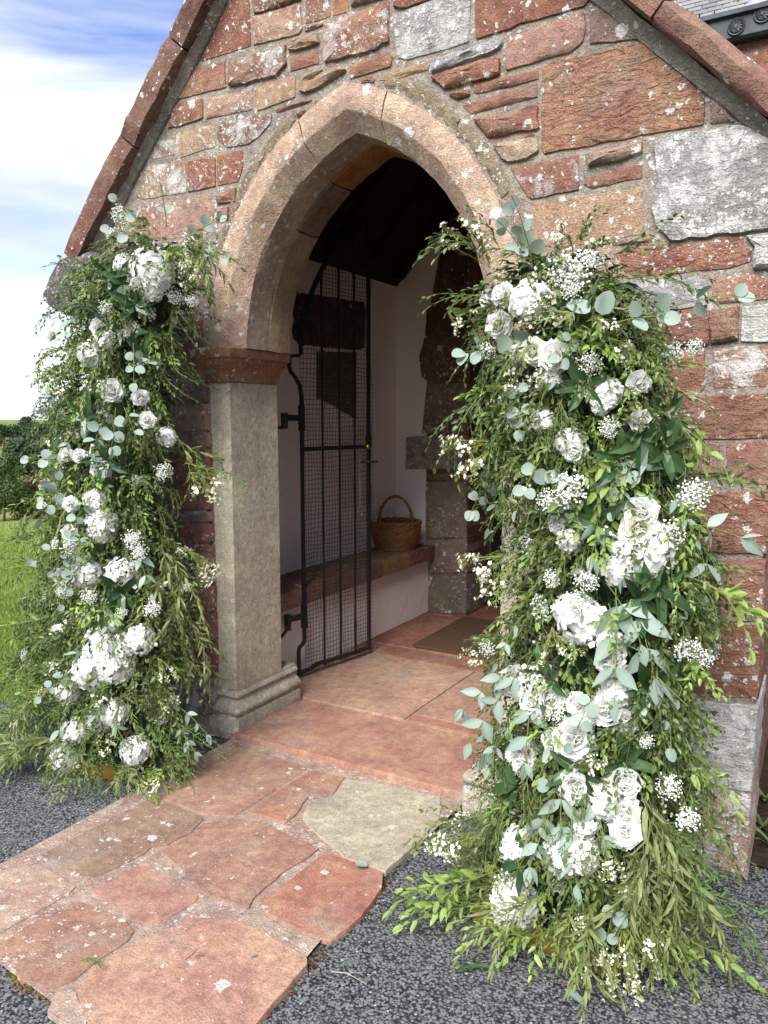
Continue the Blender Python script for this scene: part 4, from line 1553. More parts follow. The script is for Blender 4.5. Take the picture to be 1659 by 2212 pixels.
def leafy(length=.30, droop=.9, branches=3, ll=(.028, .045), lw=.42, gap=.021, mat='leaf', stem='stem', spread=.5, name='leafy_sprig', ang=55, curl=.25):
    mb = MB()
    for b in range(branches):
        ln = length * (1 if b == 0 else random.uniform(.55, .85))
        pts = curve(14, ln, droop * random.uniform(.6, 1.3), random.uniform(-spread, spread) * (0 if b == 0 else 1.6), random.uniform(-.1, .35))
        if b:
            k = random.randint(1, 4)
            off = pts0[k]
            ya = random.uniform(-.9, .9)
            pts = [off + Vector((q.x * math.cos(ya) - q.y * math.sin(ya), q.x * math.sin(ya) + q.y * math.cos(ya), q.z)) for q in pts]
        else:
            pts0 = pts
        mb.tube(pts, [.0016 * (1 - .6 * i / 14) for i in range(15)], 3, mi=1, cap=False)
        nl = int(ln / gap)
        ph = random.uniform(0, 6)
        for i in range(2, nl + 1):
            t = i / nl
            fi = t * 14
            k = min(13, int(fi))
            p = pts[k].lerp(pts[k + 1], fi - k)
            d = stem_dir(pts, k)
            a = ph + i * PI + random.uniform(-.7, .7) + (i // 2) * .9
            sv = side_vec(d, a)
            an = math.radians(ang + random.uniform(-18, 18)) * (1 - .5 * t)
            dd = d * math.cos(an) + sv * math.sin(an)
            L_ = random.uniform(*ll) * (1 - .35 * t)
            leaf(mb, p, dd, Vector((.75, 0, .55)) + sv * .3 + Vector((random.gauss(0, .5), random.gauss(0, .5), random.gauss(0, .4))), L_, L_ * lw * random.uniform(.85, 1.15), curl=curl)
        leaf(mb, pts[-1], stem_dir(pts, 14), (0, 0, 1), ll[0], ll[0] * lw)
    return mb.mesh(name, [M[mat], M[stem]])


def gyps(R=.06, n=120, name='gypsophila_spray'):
    mb = MB()
    hub = Vector((0, 0, 0))
    for q in range(9):
        d = Vector((1, random.gauss(0, .5), random.gauss(0, .5))).normalized()
        tip = d * R * random.uniform(.9, 1.7)
        mb.tube([hub, tip * .5 + Vector((0, 0, random.gauss(0, .004))), tip], .0007, 3, mi=1, cap=False)
    for i in range(n):
        d = Vector((1.15, random.gauss(0, .75), random.gauss(0, .75))).normalized()
        c = Vector((R * .55, 0, 0)) + d * R * random.uniform(.35, 1.12)
        r = random.uniform(.0022, .0048)
        mb.tube([c - d * random.uniform(.01, .025), c], .0005, 3, mi=1, cap=False)
        u = Vector((random.gauss(0, 1), random.gauss(0, 1), random.gauss(0, 1))).normalized()
        s = u.orthogonal().normalized()
        w = u.cross(s)
        vs = [c + u * r, c - u * r * .8] + [c + (s * math.cos(a) + w * math.sin(a)) * r * random.uniform(.8, 1.3) for a in np.linspace(0, 2 * PI, 6)[:-1]]
        mb.add(vs, [(0, 2 + k, 2 + (k + 1) % 5) for k in range(5)] + [(1, 2 + (k + 1) % 5, 2 + k) for k in range(5)], random.random() ** 2)
    return mb.mesh(name, [M['gyp'], M['stem']])


def wax(length=.2, name='waxflower_sprig', nfl=26):
    mb = MB()
    for b in range(5):
        pts = curve(8, length * random.uniform(.7, 1), .45 * random.uniform(.5, 1.5), random.uniform(-.7, .7), random.uniform(-.2, .5))
        ya = random.uniform(-.45, .45) if b else 0
        pts = [Vector((q.x * math.cos(ya) - q.y * math.sin(ya), q.x * math.sin(ya) + q.y * math.cos(ya), q.z)) for q in pts]
        mb.tube(pts, .0011, 3, mi=1, cap=False)
        for i in range(int(length / .006)):
            t = random.uniform(.15, 1)
            k = min(7, int(t * 8))
            p = pts[k].lerp(pts[k + 1], t * 8 - k)
            d = stem_dir(pts, k)
            sv = side_vec(d, random.uniform(0, 2 * PI))
            leaf(mb, p, d * .8 + sv * .6, (0, 0, 1), random.uniform(.014, .024), .0026, mi=1)
        for i in range(max(2, nfl // 5 + 1)):
            t = random.uniform(.62, 1.0)
            k = min(7, int(t * 8))
            p = pts[k].lerp(pts[k + 1], t * 8 - k)
            d = (stem_dir(pts, k) + side_vec(stem_dir(pts, k), random.uniform(0, 2 * PI)) * .9 + Vector((0, 0, .35))).normalized()
            c = p + d * random.uniform(.010, .022)
            mb.tube([p, c], .0006, 3, mi=1, cap=False)
            s = d.orthogonal().normalized()
            w = d.cross(s)
            r = random.uniform(.0042, .0068)
            for q in range(5):
                a = q * 2 * PI / 5
                e = s * math.cos(a) + w * math.sin(a)
                f = s * math.cos(a + .55) + w * math.sin(a + .55)
                g_ = s * math.cos(a - .55) + w * math.sin(a - .55)
                mb.add([c, c + f * r * .8 + d * .001, c + e * r * 1.15 + d * .0022, c + g_ * r * .8 + d * .001], [(0, 1, 2, 3)], random.uniform(0, .3), 2)
            mb.add([c + d * .0025, c + s * r * .35, c + w * r * .35, c - s * r * .35, c - w * r * .35], [(0, 1, 2), (0, 2, 3), (0, 3, 4), (0, 4, 1)], 1.0, 2)
    return mb.mesh(name, [M['leaf'], M['needle'], M['wax']])


def petal(mb, c, out, up, ln, w, cup, n=4, var=0.0):
    """curved petal from c: out = direction it leans to, up = axis of the flower, cup bends it back in"""
    s = up.cross(out).normalized()
    vs, fs = [], []
    for i in range(n + 1):
        t = i / n
        a = cup[0] + (cup[1] - cup[0]) * t
        if i == 0:
            p = c
        else:
            p = p + (out * math.sin(a) + up * math.cos(a)) * ln / n
        ww = w * (.35 + 1.0 * math.sin(min(1, t * 1.25 + .12) * PI * .62)) * (.9 if i == n else 1)
        for k in (-1, -.45, .45, 1):
            lift = abs(k) ** 2 * ww * .28
            vs.append(p + s * (k * ww * .5) - (out * math.cos(a) - up * math.sin(a)) * lift + up * (.0 if i < n else random.gauss(0, .0012)))
    for i in range(n):
        for k in range(3):
            fs.append((i * 4 + k, i * 4 + k + 1, i * 4 + 5 + k, i * 4 + 4 + k))
    mb.add(vs, fs, var)


def rose(R=.045, mat='petal', name='rose'):
    """built facing +x"""
    mb = MB()
    up = Vector((1, 0, 0))
    def ring(k, r0, ln, w, cup, z):
        a0 = random.uniform(0, 6)
        for i in range(k):
            a = a0 + i * 2 * PI / k + random.gauss(0, .1)
            o = Vector((0, math.cos(a), math.sin(a)))
            petal(mb, o * r0 + up * z, o, up, ln * random.uniform(.92, 1.08), w, (cup[0] + random.gauss(0, .05), cup[1] + random.gauss(0, .09)), var=random.random() ** 2 * .6)
    ring(3, R * .05, R * .95, R * .55, (.10, -.35), R * .25)
    ring(4, R * .14, R * 1.0, R * .72, (.25, -.18), R * .18)
    ring(5, R * .20, R * 1.0, R * .85, (.50, .05), R * .12)
    ring(5, R * .24, R * 1.05, R * 1.0, (.78, .50), R * .05)
    ring(6, R * .26, R * 1.05, R * 1.05, (1.05, 1.15), 0)
    ring(6, R * .22, R * 1.10, R * 1.1, (1.35, 1.75), -R * .08)
    # spiral heart
    pts = []
    vs, fs = [], []
    for i in range(26):
        a = i * .62
        r = R * (.03 + .0085 * i)
        vs += [Vector((R * .45, r * math.cos(a), r * math.sin(a))), Vector((R * (1.16 - .006 * i), r * 1.12 * math.cos(a), r * 1.12 * math.sin(a)))]
    fs = [(2 * i, 2 * i + 2, 2 * i + 3, 2 * i + 1) for i in range(25)]
    mb.add(vs, fs, .15)
    return mb.mesh(name, [M[mat]], smooth=True)


def hydrangea(R=.07, name='hydrangea', n=85, mat='petal'):
    mb = MB()
    gold = PI * (3 - math.sqrt(5))
    ell = random.uniform(.8, 1.15)
    for i in range(n):
        x = 1 - 1.45 * i / n
        r = math.sqrt(max(0, 1 - x * x))
        a = i * gold
        d = Vector((x * .95, r * math.cos(a), r * math.sin(a))).normalized()
        d = (d + Vector((random.gauss(0, .24), random.gauss(0, .24), random.gauss(0, .24)))).normalized()
        c = Vector((d.x * .85, d.y * ell, d.z)) * R * random.uniform(.80, 1.12)
        s = d.orthogonal().normalized()
        w = d.cross(s)
        a0 = random.uniform(0, 6)
        L_ = R * random.uniform(.29, .40)
        va = random.random() * .5
        for q in range(4):
            an = a0 + q * PI / 2
            e = s * math.cos(an) + w * math.sin(an)
            f = d.cross(e)
            tip = random.gauss(.05, .42)
            vs = [c, c + e * L_ * .5 + f * L_ * .46 + d * L_ * .10, c + e * L_ * 1.0 + f * L_ * .30 + d * L_ * (.12 + tip * .5), c + e * L_ * 1.08 + d * L_ * (-.02 + tip * .6),
                  c + e * L_ * 1.0 - f * L_ * .30 + d * L_ * (.12 + tip * .5), c + e * L_ * .5 - f * L_ * .46 + d * L_ * .10, c + e * L_ * .55 - d * L_ * .02]
            mb.add(vs, [(0, 1, 6), (1, 2, 3, 6), (3, 4, 5, 6), (0, 6, 5)], va)
    mb2 = mb
    # petal-white heart filling the gaps between the florets
    core = []
    for i in range(7):
        for k in range(10):
            a, b = PI * i / 6, 2 * PI * k / 10
            core.append(Vector((math.cos(a), math.sin(a) * math.cos(b), math.sin(a) * math.sin(b))) * R * .70)
    mb.add(core, [(i * 10 + k, i * 10 + (k + 1) % 10, (i + 1) * 10 + (k + 1) % 10, (i + 1) * 10 + k) for i in range(6) for k in range(10)], .9)
    return mb.mesh(name, [M[mat]], smooth=True)


# eucalyptus leaf meshes, shared by all the leaves of the sprigs; each built along +x
def oval_leaf(mb):
    """ovate leaf with a drawn-out tip, as on the long hanging eucalyptus"""
    prof = [(0, .0), (.08, .06), (.25, .19), (.45, .215), (.65, .165), (.82, .085), (.93, .03), (1, 0)]
    be, tw = random.uniform(.05, .22), random.uniform(-.12, .12)
    mid = [Vector((t, tw * t * t, -be * t * t)) for t, w in prof]
    vs, fs = list(mid), []
    n = len(prof)
    for sgn in (1, -1):
        vs += [m_ + Vector((0, sgn * w, w * .22)) for m_, (t, w) in zip(mid, prof)]
    for i in range(n - 1):
        fs.append((i, i + 1, n + i + 1, n + i))
        fs.append((i, 2 * n + i, 2 * n + i + 1, i + 1))
    mb.add(vs, fs, random.random() * .7)
    for k in range(n):
        mb.a[k] = 1.0


def one_leaf(kind, name='leaf'):
    mb = MB()
    if kind == 'round':
        round_leaf(mb, (0, 0, 0), (1, 0, 0), (0, 0, 1), 1.0, .86, bend=random.uniform(.02, .16))
    elif kind == 'oval':
        oval_leaf(mb)
    else:
        leaf(mb, (0, 0, 0), (1, 0, 0), (0, 0, 1), 1.0, .34, curl=random.uniform(.1, .4))
    return mb.mesh(name, [M['dark'] if kind == 'pointed' else M['euc']], smooth=kind != 'pointed')


LEAF = {k: [one_leaf(k) for _ in range(4)] for k in ('round', 'oval', 'pointed')}


def basis(d, up):
    d = Vector(d).normalized()
    s = d.cross(Vector(up))
    if s.length < 1e-3:
        s = d.cross(Vector((1, .2, 0)))
    s.normalize()
    n = s.cross(d)
    return Matrix((d, -s, n)).transposed().to_4x4()


VAR = {
    'leafy_sprig': [leafy(.26, random.uniform(.5, 1.6), 5) for _ in range(8)],
    'fine_sprig': [leafy(.30, random.uniform(.8, 1.8), 5, (.018, .028), .52, .0155, 'deep', name='fine_sprig') for _ in range(5)],
    'pale_sprig': [leafy(.26, random.uniform(.3, 1.3), 3, (.036, .060), .38, .021, 'lime', name='pale_sprig') for _ in range(5)],
    'willow_sprig': [leafy(.34, random.uniform(.3, 1.3), 3, (.045, .075), .17, .013, 'willow', name='willow_sprig', ang=38, curl=.5) for _ in range(5)],
    'fern_sprig': [leafy(.26, random.uniform(.2, 1.0), 3, (.018, .030), .24, .007, 'frond', name='fern_sprig', ang=60) for _ in range(4)],
    'waxflower_sprig': [wax(random.uniform(.16, .22), nfl=64) for _ in range(5)],
    'gypsophila_spray': [gyps(.062, 250) for _ in range(4)],
    'rose': [rose() for _ in range(4)],
    'cream_rose': [rose(mat='cream') for _ in range(2)],
    'hydrangea': [hydrangea(n=random.randint(56, 74)) for _ in range(6)],
}


class Pillar:
    def __init__(self, base, label, spine, yb, yt, ppm):
        """spine: rows (v, u centre, half width) read off the photograph, converted to metres on the leaning plane"""
        self.root = empty('floral_pillar', base, label=label, cat='floral pillar', group='white floral pillars flanking the porch arch')
        self.inv = Matrix.Translation(Vector(base)).inverted()
        self.rows = []
        for v_, u_, hw in spine:
            if ppm < 500 and 690 < v_ < 1350:
                hw, u_ = hw * .88, u_ + 10
            y = yb
            for _ in range(6):
                p = at(u_, v_, y=y)
                y = yb + (yt - yb) * min(1, max(0, p[2] / 2.1))
            a = at(u_ + hw, v_, y=y)
            b = at(u_ - hw, v_, y=y)
            self.rows.append((p[2], p[0], y, np.linalg.norm(a - b) / 2 * .86))
        self.rows.sort()
        self.R = np.array(self.rows)

    def spine(self, z):
        return tuple(np.interp(z, self.R[:, 0], self.R[:, i]) for i in (1, 2, 3))

    def place(self, name, me, p, d, up, scale, color=None, mat3=None):
        o = obj(name, me, self.root)
        m = basis(d, up)
        o.matrix_parent_inverse = self.inv
        o.matrix_basis = Matrix.Translation(Vector(p)) @ m @ Matrix.Scale(scale, 4)
        return o

    def surface(self, u, v, out=1.0):
        """the point of the pillar's swollen front that a sight line meets"""
        y = -.4
        for _ in range(8):
            p = at(u, v, y=y)
            x, yc, a = self.spine(max(.03, p[2]))
            q = min(.98, abs(p[0] - x) / max(a, .02))
            y = yc - math.sqrt(1 - q * q) * min(a, .36) * .72 * out
        return p

    def outward(self, p):
        x, yc, a = self.spine(p[2])
        return Vector(((p[0] - x) * .9, min(-.12, (p[1] - yc)), 0)).normalized()


def fill(P, kind, n, zr, tip, scale=(.8, 1.2), droop_dir=-.15, az=(-1.75, 1.75), root=.16, zbias=1.0, seedy=0):
    """sprigs rooted in the body of the pillar, leaning outwards all round its front and sides"""
    for i in range(n):
        z = zr[0] + (zr[1] - zr[0]) * ((i + random.random()) / n) ** zbias
        x, y, a = P.spine(z)
        f = random.uniform(*az)
        b = min(a, .38) * .72
        rr = max(.05, 1 - root / max(a, .1)) * random.uniform(.8, 1.12)
        p = Vector((x + math.sin(f) * a * rr, y - math.cos(f) * b * rr, z))
        d = Vector((math.sin(f + random.gauss(0, .35)), -math.cos(f + random.gauss(0, .35)) * .8, random.gauss(droop_dir, .28)))
        top = np.clip((z - (P.R[-1, 0] - .35)) / .35, 0, 1)
        d.z += .75 * top
        if z < .25:
            d.z = max(d.z, -.12)
        p.y = min(p.y, -.09)
        sc_ = random.uniform(*scale)
        if z < .3:
            sc_ *= .75
        ln_ = {'leafy_sprig': .24, 'fine_sprig': .22, 'pale_sprig': .24, 'willow_sprig': .30, 'fern_sprig': .24}.get(kind, .16)
        lim = a * 1.02 + .02
        rx = p.x - x + d.normalized().x * ln_ * sc_ * .9
        if abs(rx) > lim:
            k_ = abs(rx) - lim
            p.x -= math.copysign(min(k_, abs(p.x - x) * .6), rx)
            if k_ > .06:
                sc_ *= .78
        if d.y > 0:
            d.y *= .2
        P.place(kind, random.choice(VAR[kind]), p, d, Vector((random.gauss(0, .25), random.gauss(0, .25), 1)), sc_)


def euc(P, u, v, n, kind, ang, length=.16, size=(.030, .046), droop=.6, out=1.12, off=(0, 0)):
    """eucalyptus sprig: stem with every leaf an object of its own. ang: direction in the picture plane, degrees, 0 right, 90 up"""
    p0 = Vector(P.surface(u, v, out))
    a = math.radians(ang)
    d0 = Vector(RGT) * math.cos(a) + Vector((0, 0, 1)) * math.sin(a) + Vector((0, -.35, 0))
    d0.normalize()
    m = basis(d0, (0, -.5, 1))
    pts = [p0]
    d = d0.copy()
    K = 8
    for i in range(K):
        d = (d + Vector((random.gauss(0, .05), random.gauss(0, .05), -droop / K))).normalized()
        pts.append(pts[-1] + d * length / K)
    mb = MB()
    mb.tube(pts, [.0020 * (1 - .6 * i / K) for i in range(K + 1)], 4, cap=False)
    n = max(3, int(n * .75))
    st = obj('eucalyptus_sprig', mb.mesh('eucalyptus_sprig', [M['stem']]), P.root)
    st.matrix_parent_inverse = P.inv
    for i in range(n):
        t = (i // 2 + .6) / (n / 2 + .3)
        t = min(1, t)
        fi = t * (K - .01)
        k = int(fi)
        p = pts[k].lerp(pts[k + 1], fi - k)
        t_ = (pts[k + 1] - pts[k]).normalized()
        view = (Vector(CAM) - p).normalized()
        s = t_.cross(view).normalized() * (1 if i % 2 else -1)
        if i == n - 1:
            dd = t_
        else:
            dd = (t_ * random.uniform(.35, .9) + s * random.uniform(.6, 1) + view * random.uniform(-.25, .35))
        if kind == 'oval':
            dd = dd + Vector((0, 0, -.35))
        up = (view + Vector((random.gauss(0, .7), random.gauss(0, .7), random.gauss(.45, .6))))
        o = obj('leaf', random.choice(LEAF[kind]), st)
        S = random.uniform(*size) * (1 - .25 * t)
        o.matrix_basis = Matrix.Translation(p) @ basis(dd, up) @ Matrix.Scale(S, 4)
    return st


def ruscus(P, u, v, n=6, size=(.07, .10)):
    p0 = Vector(P.surface(u, v, 1.0))
    o_ = P.outward(p0)
    mb = MB()
    mb.tube([p0 - o_ * .06, p0 + o_ * .03], .002, 4)
    st = obj('ruscus_stem', mb.mesh('ruscus_stem', [M['woodstem']]), P.root)
    st.matrix_parent_inverse = P.inv
    a0 = random.uniform(0, 6)
    for i in range(n):
        a = a0 + i * 2 * PI / n + random.gauss(0, .2)
        s = o_.cross(Vector((0, 0, 1))).normalized()
        dd = s * math.cos(a) + Vector((0, 0, 1)) * math.sin(a) + o_ * random.uniform(.25, .6)
        q = obj('leaf', random.choice(LEAF['pointed']), st)
        q.matrix_basis = Matrix.Translation(p0 + o_ * .01) @ basis(dd, o_ + Vector((random.gauss(0, .3), 0, random.gauss(0, .3)))) @ Matrix.Scale(random.uniform(*size), 4)


def blooms(P, kind, spec, ppm, out=1.0):
    out += .10 if ppm > 500 else .03
    if ppm < 500 and kind == 'rose':
        spec = spec[::4] + spec[1::4] + spec[2::4]
    """flower heads at the places the photograph shows them; spec rows: u v diameter"""
    for u, v, dia in spec:
        p = Vector(P.surface(u, v, out))
        o_ = P.outward(p)
        dist = float(np.dot(np.array(p) - CAM, FWD))
        D = dia * dist / FPX
        view = (Vector(CAM) - p).normalized()
        d = (o_ * .55 + view * .7 + Vector((random.gauss(0, .22), random.gauss(0, .15), random.gauss(0, .22)))).normalized()
        k = kind
        if kind in ('rose', 'cream_rose'):
            S = D / .098 * random.uniform(1.0, 1.15)
            p = p - d * .02
        elif kind == 'hydrangea':
            S = D / .150 * random.uniform(1.08, 1.32)
            p = p - d * D * .30
        elif kind == 'gypsophila_spray':
            S = D / .125 * random.uniform(1.0, 1.3)
            p = p - d * D * .25
            d = (d + Vector((0, 0, -.15))).normalized()
        else:
            S = max(.6, D / .13)
            d = (d * .6 + Vector((RGT * random.gauss(0, .5)).tolist()) + Vector((0, 0, random.gauss(-.2, .4)))).normalized()
            p = p - d * .12 * S + view * .02
        P.place('rose' if kind == 'cream_rose' else kind, random.choice(VAR[kind]), p, d, Vector((random.gauss(0, 1), random.gauss(0, .3), 1)), S)


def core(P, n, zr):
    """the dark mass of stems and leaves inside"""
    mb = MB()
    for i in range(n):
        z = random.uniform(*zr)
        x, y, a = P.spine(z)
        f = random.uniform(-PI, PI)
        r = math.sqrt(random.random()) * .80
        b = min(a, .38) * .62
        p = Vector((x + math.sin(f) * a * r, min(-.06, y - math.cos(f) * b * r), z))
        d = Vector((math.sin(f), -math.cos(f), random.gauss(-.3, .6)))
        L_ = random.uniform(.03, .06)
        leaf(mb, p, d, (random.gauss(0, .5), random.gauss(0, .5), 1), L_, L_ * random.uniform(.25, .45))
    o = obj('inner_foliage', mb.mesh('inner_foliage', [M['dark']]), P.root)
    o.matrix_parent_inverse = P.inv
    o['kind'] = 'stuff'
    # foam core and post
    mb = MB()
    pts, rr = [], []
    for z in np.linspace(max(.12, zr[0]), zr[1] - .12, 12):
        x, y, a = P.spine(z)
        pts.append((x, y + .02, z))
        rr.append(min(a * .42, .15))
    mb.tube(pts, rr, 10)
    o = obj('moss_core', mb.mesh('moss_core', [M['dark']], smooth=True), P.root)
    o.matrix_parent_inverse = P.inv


def gold_stand(P, c, w, dpt, rot):
    mb = MB()
    h, t = .028, .022
    mb.box((-w, -dpt, .004), (w, -dpt + t, h + .03))
    mb.box((-w, dpt - t, .004), (w, dpt, h + .03))
    mb.box((-w, -dpt + t + .001, .004), (-w + t, dpt - t - .001, h + .03))
    mb.box((w - t, -dpt + t + .001, .004), (w, dpt - t - .001, h + .03))
    o = obj('stand_base', mb.mesh('stand_base', [M['gold']]), P.root)
    o.matrix_parent_inverse = P.inv
    o.matrix_basis = Matrix.Translation(Vector((c[0], c[1], 0))) @ Matrix.Rotation(rot, 4, 'Z')
    mb = MB()
    for s in (-1, 1):
        pts = [(c[0] + s * w * .8, c[1], .058)]
        for z in np.linspace(.2, 1.9, 8):
            x, y, a = P.spine(z)
            pts.append((x + s * .07, y + .04, z))
        mb.tube(pts, .011, 6)
    o = obj('stand_post', mb.mesh('stand_post', [M['gold']]), P.root)
    o.matrix_parent_inverse = P.inv


PL = Pillar((-.95, -.40, 0), 'smaller floral pillar of white roses and foliage beside the lawn and pale stone shaft',
            [(1668, 180, 215), (1600, 200, 205), (1500, 235, 185), (1400, 245, 185), (1300, 258, 185), (1200, 262, 180), (1100, 248, 165), (1000, 245, 150), (900, 245, 148), (800, 250, 150),
             (700, 275, 150), (640, 300, 140), (580, 330, 125), (520, 350, 95), (470, 352, 60)], -.42, -.25, 455)
PR = Pillar((1.13, -.46, 0), 'larger floral pillar of white flowers and foliage before the right wall of the porch',
            [(2040, 1225, 215), (1950, 1245, 255), (1850, 1265, 275), (1700, 1285, 262), (1600, 1290, 250), (1500, 1285, 240), (1400, 1305, 255), (1300, 1318, 262), (1200, 1325, 255), (1100, 1325, 248),
             (1000, 1285, 240), (900, 1262, 232), (800, 1250, 232), (700, 1240, 228), (630, 1225, 195), (570, 1190, 140), (520, 1165, 80)], -.46, -.28, 690)
gold_stand(PL, (-.93, -.45), .20, .14, math.radians(10))
gold_stand(PR, (1.14, -.50), .22, .16, math.radians(-6))
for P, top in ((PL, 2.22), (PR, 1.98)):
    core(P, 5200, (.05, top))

T = {'L': (PL, 2.26), 'R': (PR, 1.96)}
for key in 'LR':
    P, top = T[key]
    fill(P, 'leafy_sprig', 190, (.08, top), 0, (.6, .98), -.45, root=.11)
    fill(P, 'fine_sprig', 150, (.25, top - .1), 0, (.55, .95), -.6, az=(-1.6, 1.8), root=.10)
    fill(P, 'pale_sprig', 85, (.06, top - .1), 0, (.55, .9), -.35, root=.10)
    fill(P, 'willow_sprig', 18, (.05, top), 0, (.55, .9), -.4)
    fill(P, 'fern_sprig', 26, (.04, .5), 0, (.7, 1.05), -.2, root=.10)
    fill(P, 'waxflower_sprig', 34, (.1, top), 0, (.7, 1.0), -.05)
    fill(P, 'gypsophila_spray', 18, (.2, top), 0, (.5, .8), 0, root=.03)
    # skirt at the foot
    fill(P, 'pale_sprig', 12, (.03, .10), 0, (.7, .95), .08, root=.02)
    fill(P, 'willow_sprig', 12, (.03, .16), 0, (.6, .85), .05, root=.06)
    fill(P, 'leafy_sprig', 18, (.03, .16), 0, (.7, 1.0), .05, root=.05)

blooms(PL, 'hydrangea', [(325, 590, 78), (324, 616, 62), (269, 577, 42), (192, 762, 46), (228, 739, 40), (334, 732, 38), (215, 1136, 66), (200, 1083, 42), (169, 1217, 44), (184, 1245, 52), (265, 1242, 52),
                         (225, 1401, 72), (206, 1442, 72), (243, 1436, 62), (280, 1398, 54), (300, 1389, 50), (140, 1498, 38), (145, 1510, 38), (250, 1544, 52), (215, 1554, 48), (155, 1584, 44), (140, 1640, 54), (290, 1624, 54), (360, 943, 32), (240, 1351, 32)], 455)
blooms(PL, 'rose', [(281, 709, 30), (241, 689, 34), (208, 706, 32), (246, 800, 30), (240, 844, 42), (305, 863, 28), (318, 908, 30), (205, 938, 38), (168, 986, 24), (140, 983, 24), (220, 1015, 38), (247, 1043, 38), (137, 1270, 34), (125, 1242, 27),
                    (120, 1364, 27), (119, 1520, 30), (153, 1089, 27), (147, 1151, 27)], 455, 1.05)
blooms(PL, 'gypsophila_spray', [(271, 465, 52), (291, 610, 38), (228, 663, 40), (410, 650, 32), (235, 722, 34), (287, 1159, 48), (300, 1190, 42), (155, 1179, 46), (195, 1284, 42), (325, 1311, 44), (345, 1013, 42), (262, 1320, 30)], 455, 1.12)
blooms(PL, 'waxflower_sprig', [(324, 765, 58), (403, 580, 52), (420, 610, 40), (126, 844, 40), (215, 838, 36), (205, 980, 45), (360, 1454, 42), (225, 1519, 48), (230, 1614, 42), (45, 1560, 36), (330, 1690, 26), (275, 480, 45)], 455, 1.1)
blooms(PR, 'hydrangea', [(1135, 655, 74), (1320, 848, 52), (1190, 818, 42), (1170, 908, 52), (1225, 953, 54), (1385, 1209, 118), (1350, 1180, 64), (1420, 1154, 46), (1230, 1174, 52), (1330, 1239, 52), (1250, 1344, 86), (1230, 1315, 60), (1310, 1384, 46),
                         (1150, 1474, 62), (1335, 1494, 58), (1265, 1554, 44), (1310, 1731, 68), (1265, 1786, 54), (1205, 1856, 68), (1250, 1852, 68), (1105, 1831, 74), (1105, 1956, 80), (1365, 1931, 36), (1300, 880, 40), (1160, 1530, 40)], 690)
blooms(PR, 'rose', [(1050, 648, 36), (1075, 703, 48), (1080, 633, 42), (1197, 768, 52), (1115, 763, 34), (1385, 828, 42), (1390, 908, 38), (1110, 908, 28), (1240, 978, 40), (1385, 1104, 52), (1200, 1134, 34), (1335, 1414, 34), (1315, 1434, 52), (1190, 1509, 52),
                    (1110, 1474, 52), (1150, 1514, 50), (1310, 1534, 58), (1245, 1524, 44), (1350, 1559, 44), (1240, 1594, 70), (1195, 1604, 42), (1125, 1636, 52), (1245, 1701, 58), (1350, 1691, 60), (1350, 1756, 52), (1350, 1796, 56), (1090, 1981, 46)], 690, 1.05)
blooms(PR, 'cream_rose', [(1150, 758, 48), (1380, 1144, 58)], 690, 1.05)
blooms(PR, 'gypsophila_spray', [(1225, 588, 90), (1235, 622, 60), (1450, 753, 64), (1495, 743, 46), (1310, 918, 52), (1220, 1048, 78), (1190, 1075, 60), (1480, 1063, 74), (1270, 1239, 62), (1245, 1299, 58), (1475, 1389, 60), (1505, 1414, 50), (1065, 1394, 44),
                                (1440, 1691, 68), (1475, 1761, 64), (1390, 1594, 40)], 690, 1.12)
blooms(PR, 'waxflower_sprig', [(1040, 528, 52), (1005, 688, 58), (1330, 733, 74), (1095, 823, 46), (1175, 813, 42), (1035, 988, 52), (1150, 1068, 42), (1055, 1239, 48), (1200, 1409, 46), (1020, 1419, 32), (1335, 1861, 84), (990, 1776, 62), (980, 1836, 46),
                               (1250, 1976, 62), (1330, 2061, 62), (1290, 2101, 50), (1410, 2036, 62), (1080, 1901, 36), (1280, 1639, 36)], 690, 1.1)
E1 = (.040, .058)
for a in [(314, 500, 5, 'round', 110, .16, E1), (300, 520, 4, 'round', 140, .12, E1), (400, 520, 8, 'round', 30, .22, (.036, .052)), (430, 540, 7, 'round', -5, .22, (.034, .048)), (360, 490, 5, 'round', 70, .16, (.034, .046)),
          (250, 880, 9, 'round', -80, .20, (.044, .062)), (225, 905, 8, 'round', -110, .18, (.044, .06)), (268, 880, 6, 'round', -50, .15, (.04, .055)), (130, 1000, 5, 'round', 150, .13, (.044, .06)), (140, 1045, 7, 'round', -130, .18, (.046, .066)),
          (180, 1140, 6, 'round', -100, .16, (.04, .06)), (130, 1180, 6, 'round', 200, .17, (.034, .05)), (170, 1190, 5, 'round', -150, .14, (.036, .05)), (135, 1550, 4, 'oval', -90, .15, (.05, .07)), (390, 1530, 9, 'oval', -15, .20, (.045, .065)),
          (380, 1560, 8, 'oval', -40, .18, (.04, .06)), (300, 1180, 7, 'oval', -60, .2, (.05, .075)), (200, 1400, 5, 'oval', 190, .18, (.05, .07))]:
    euc(PL, *a)
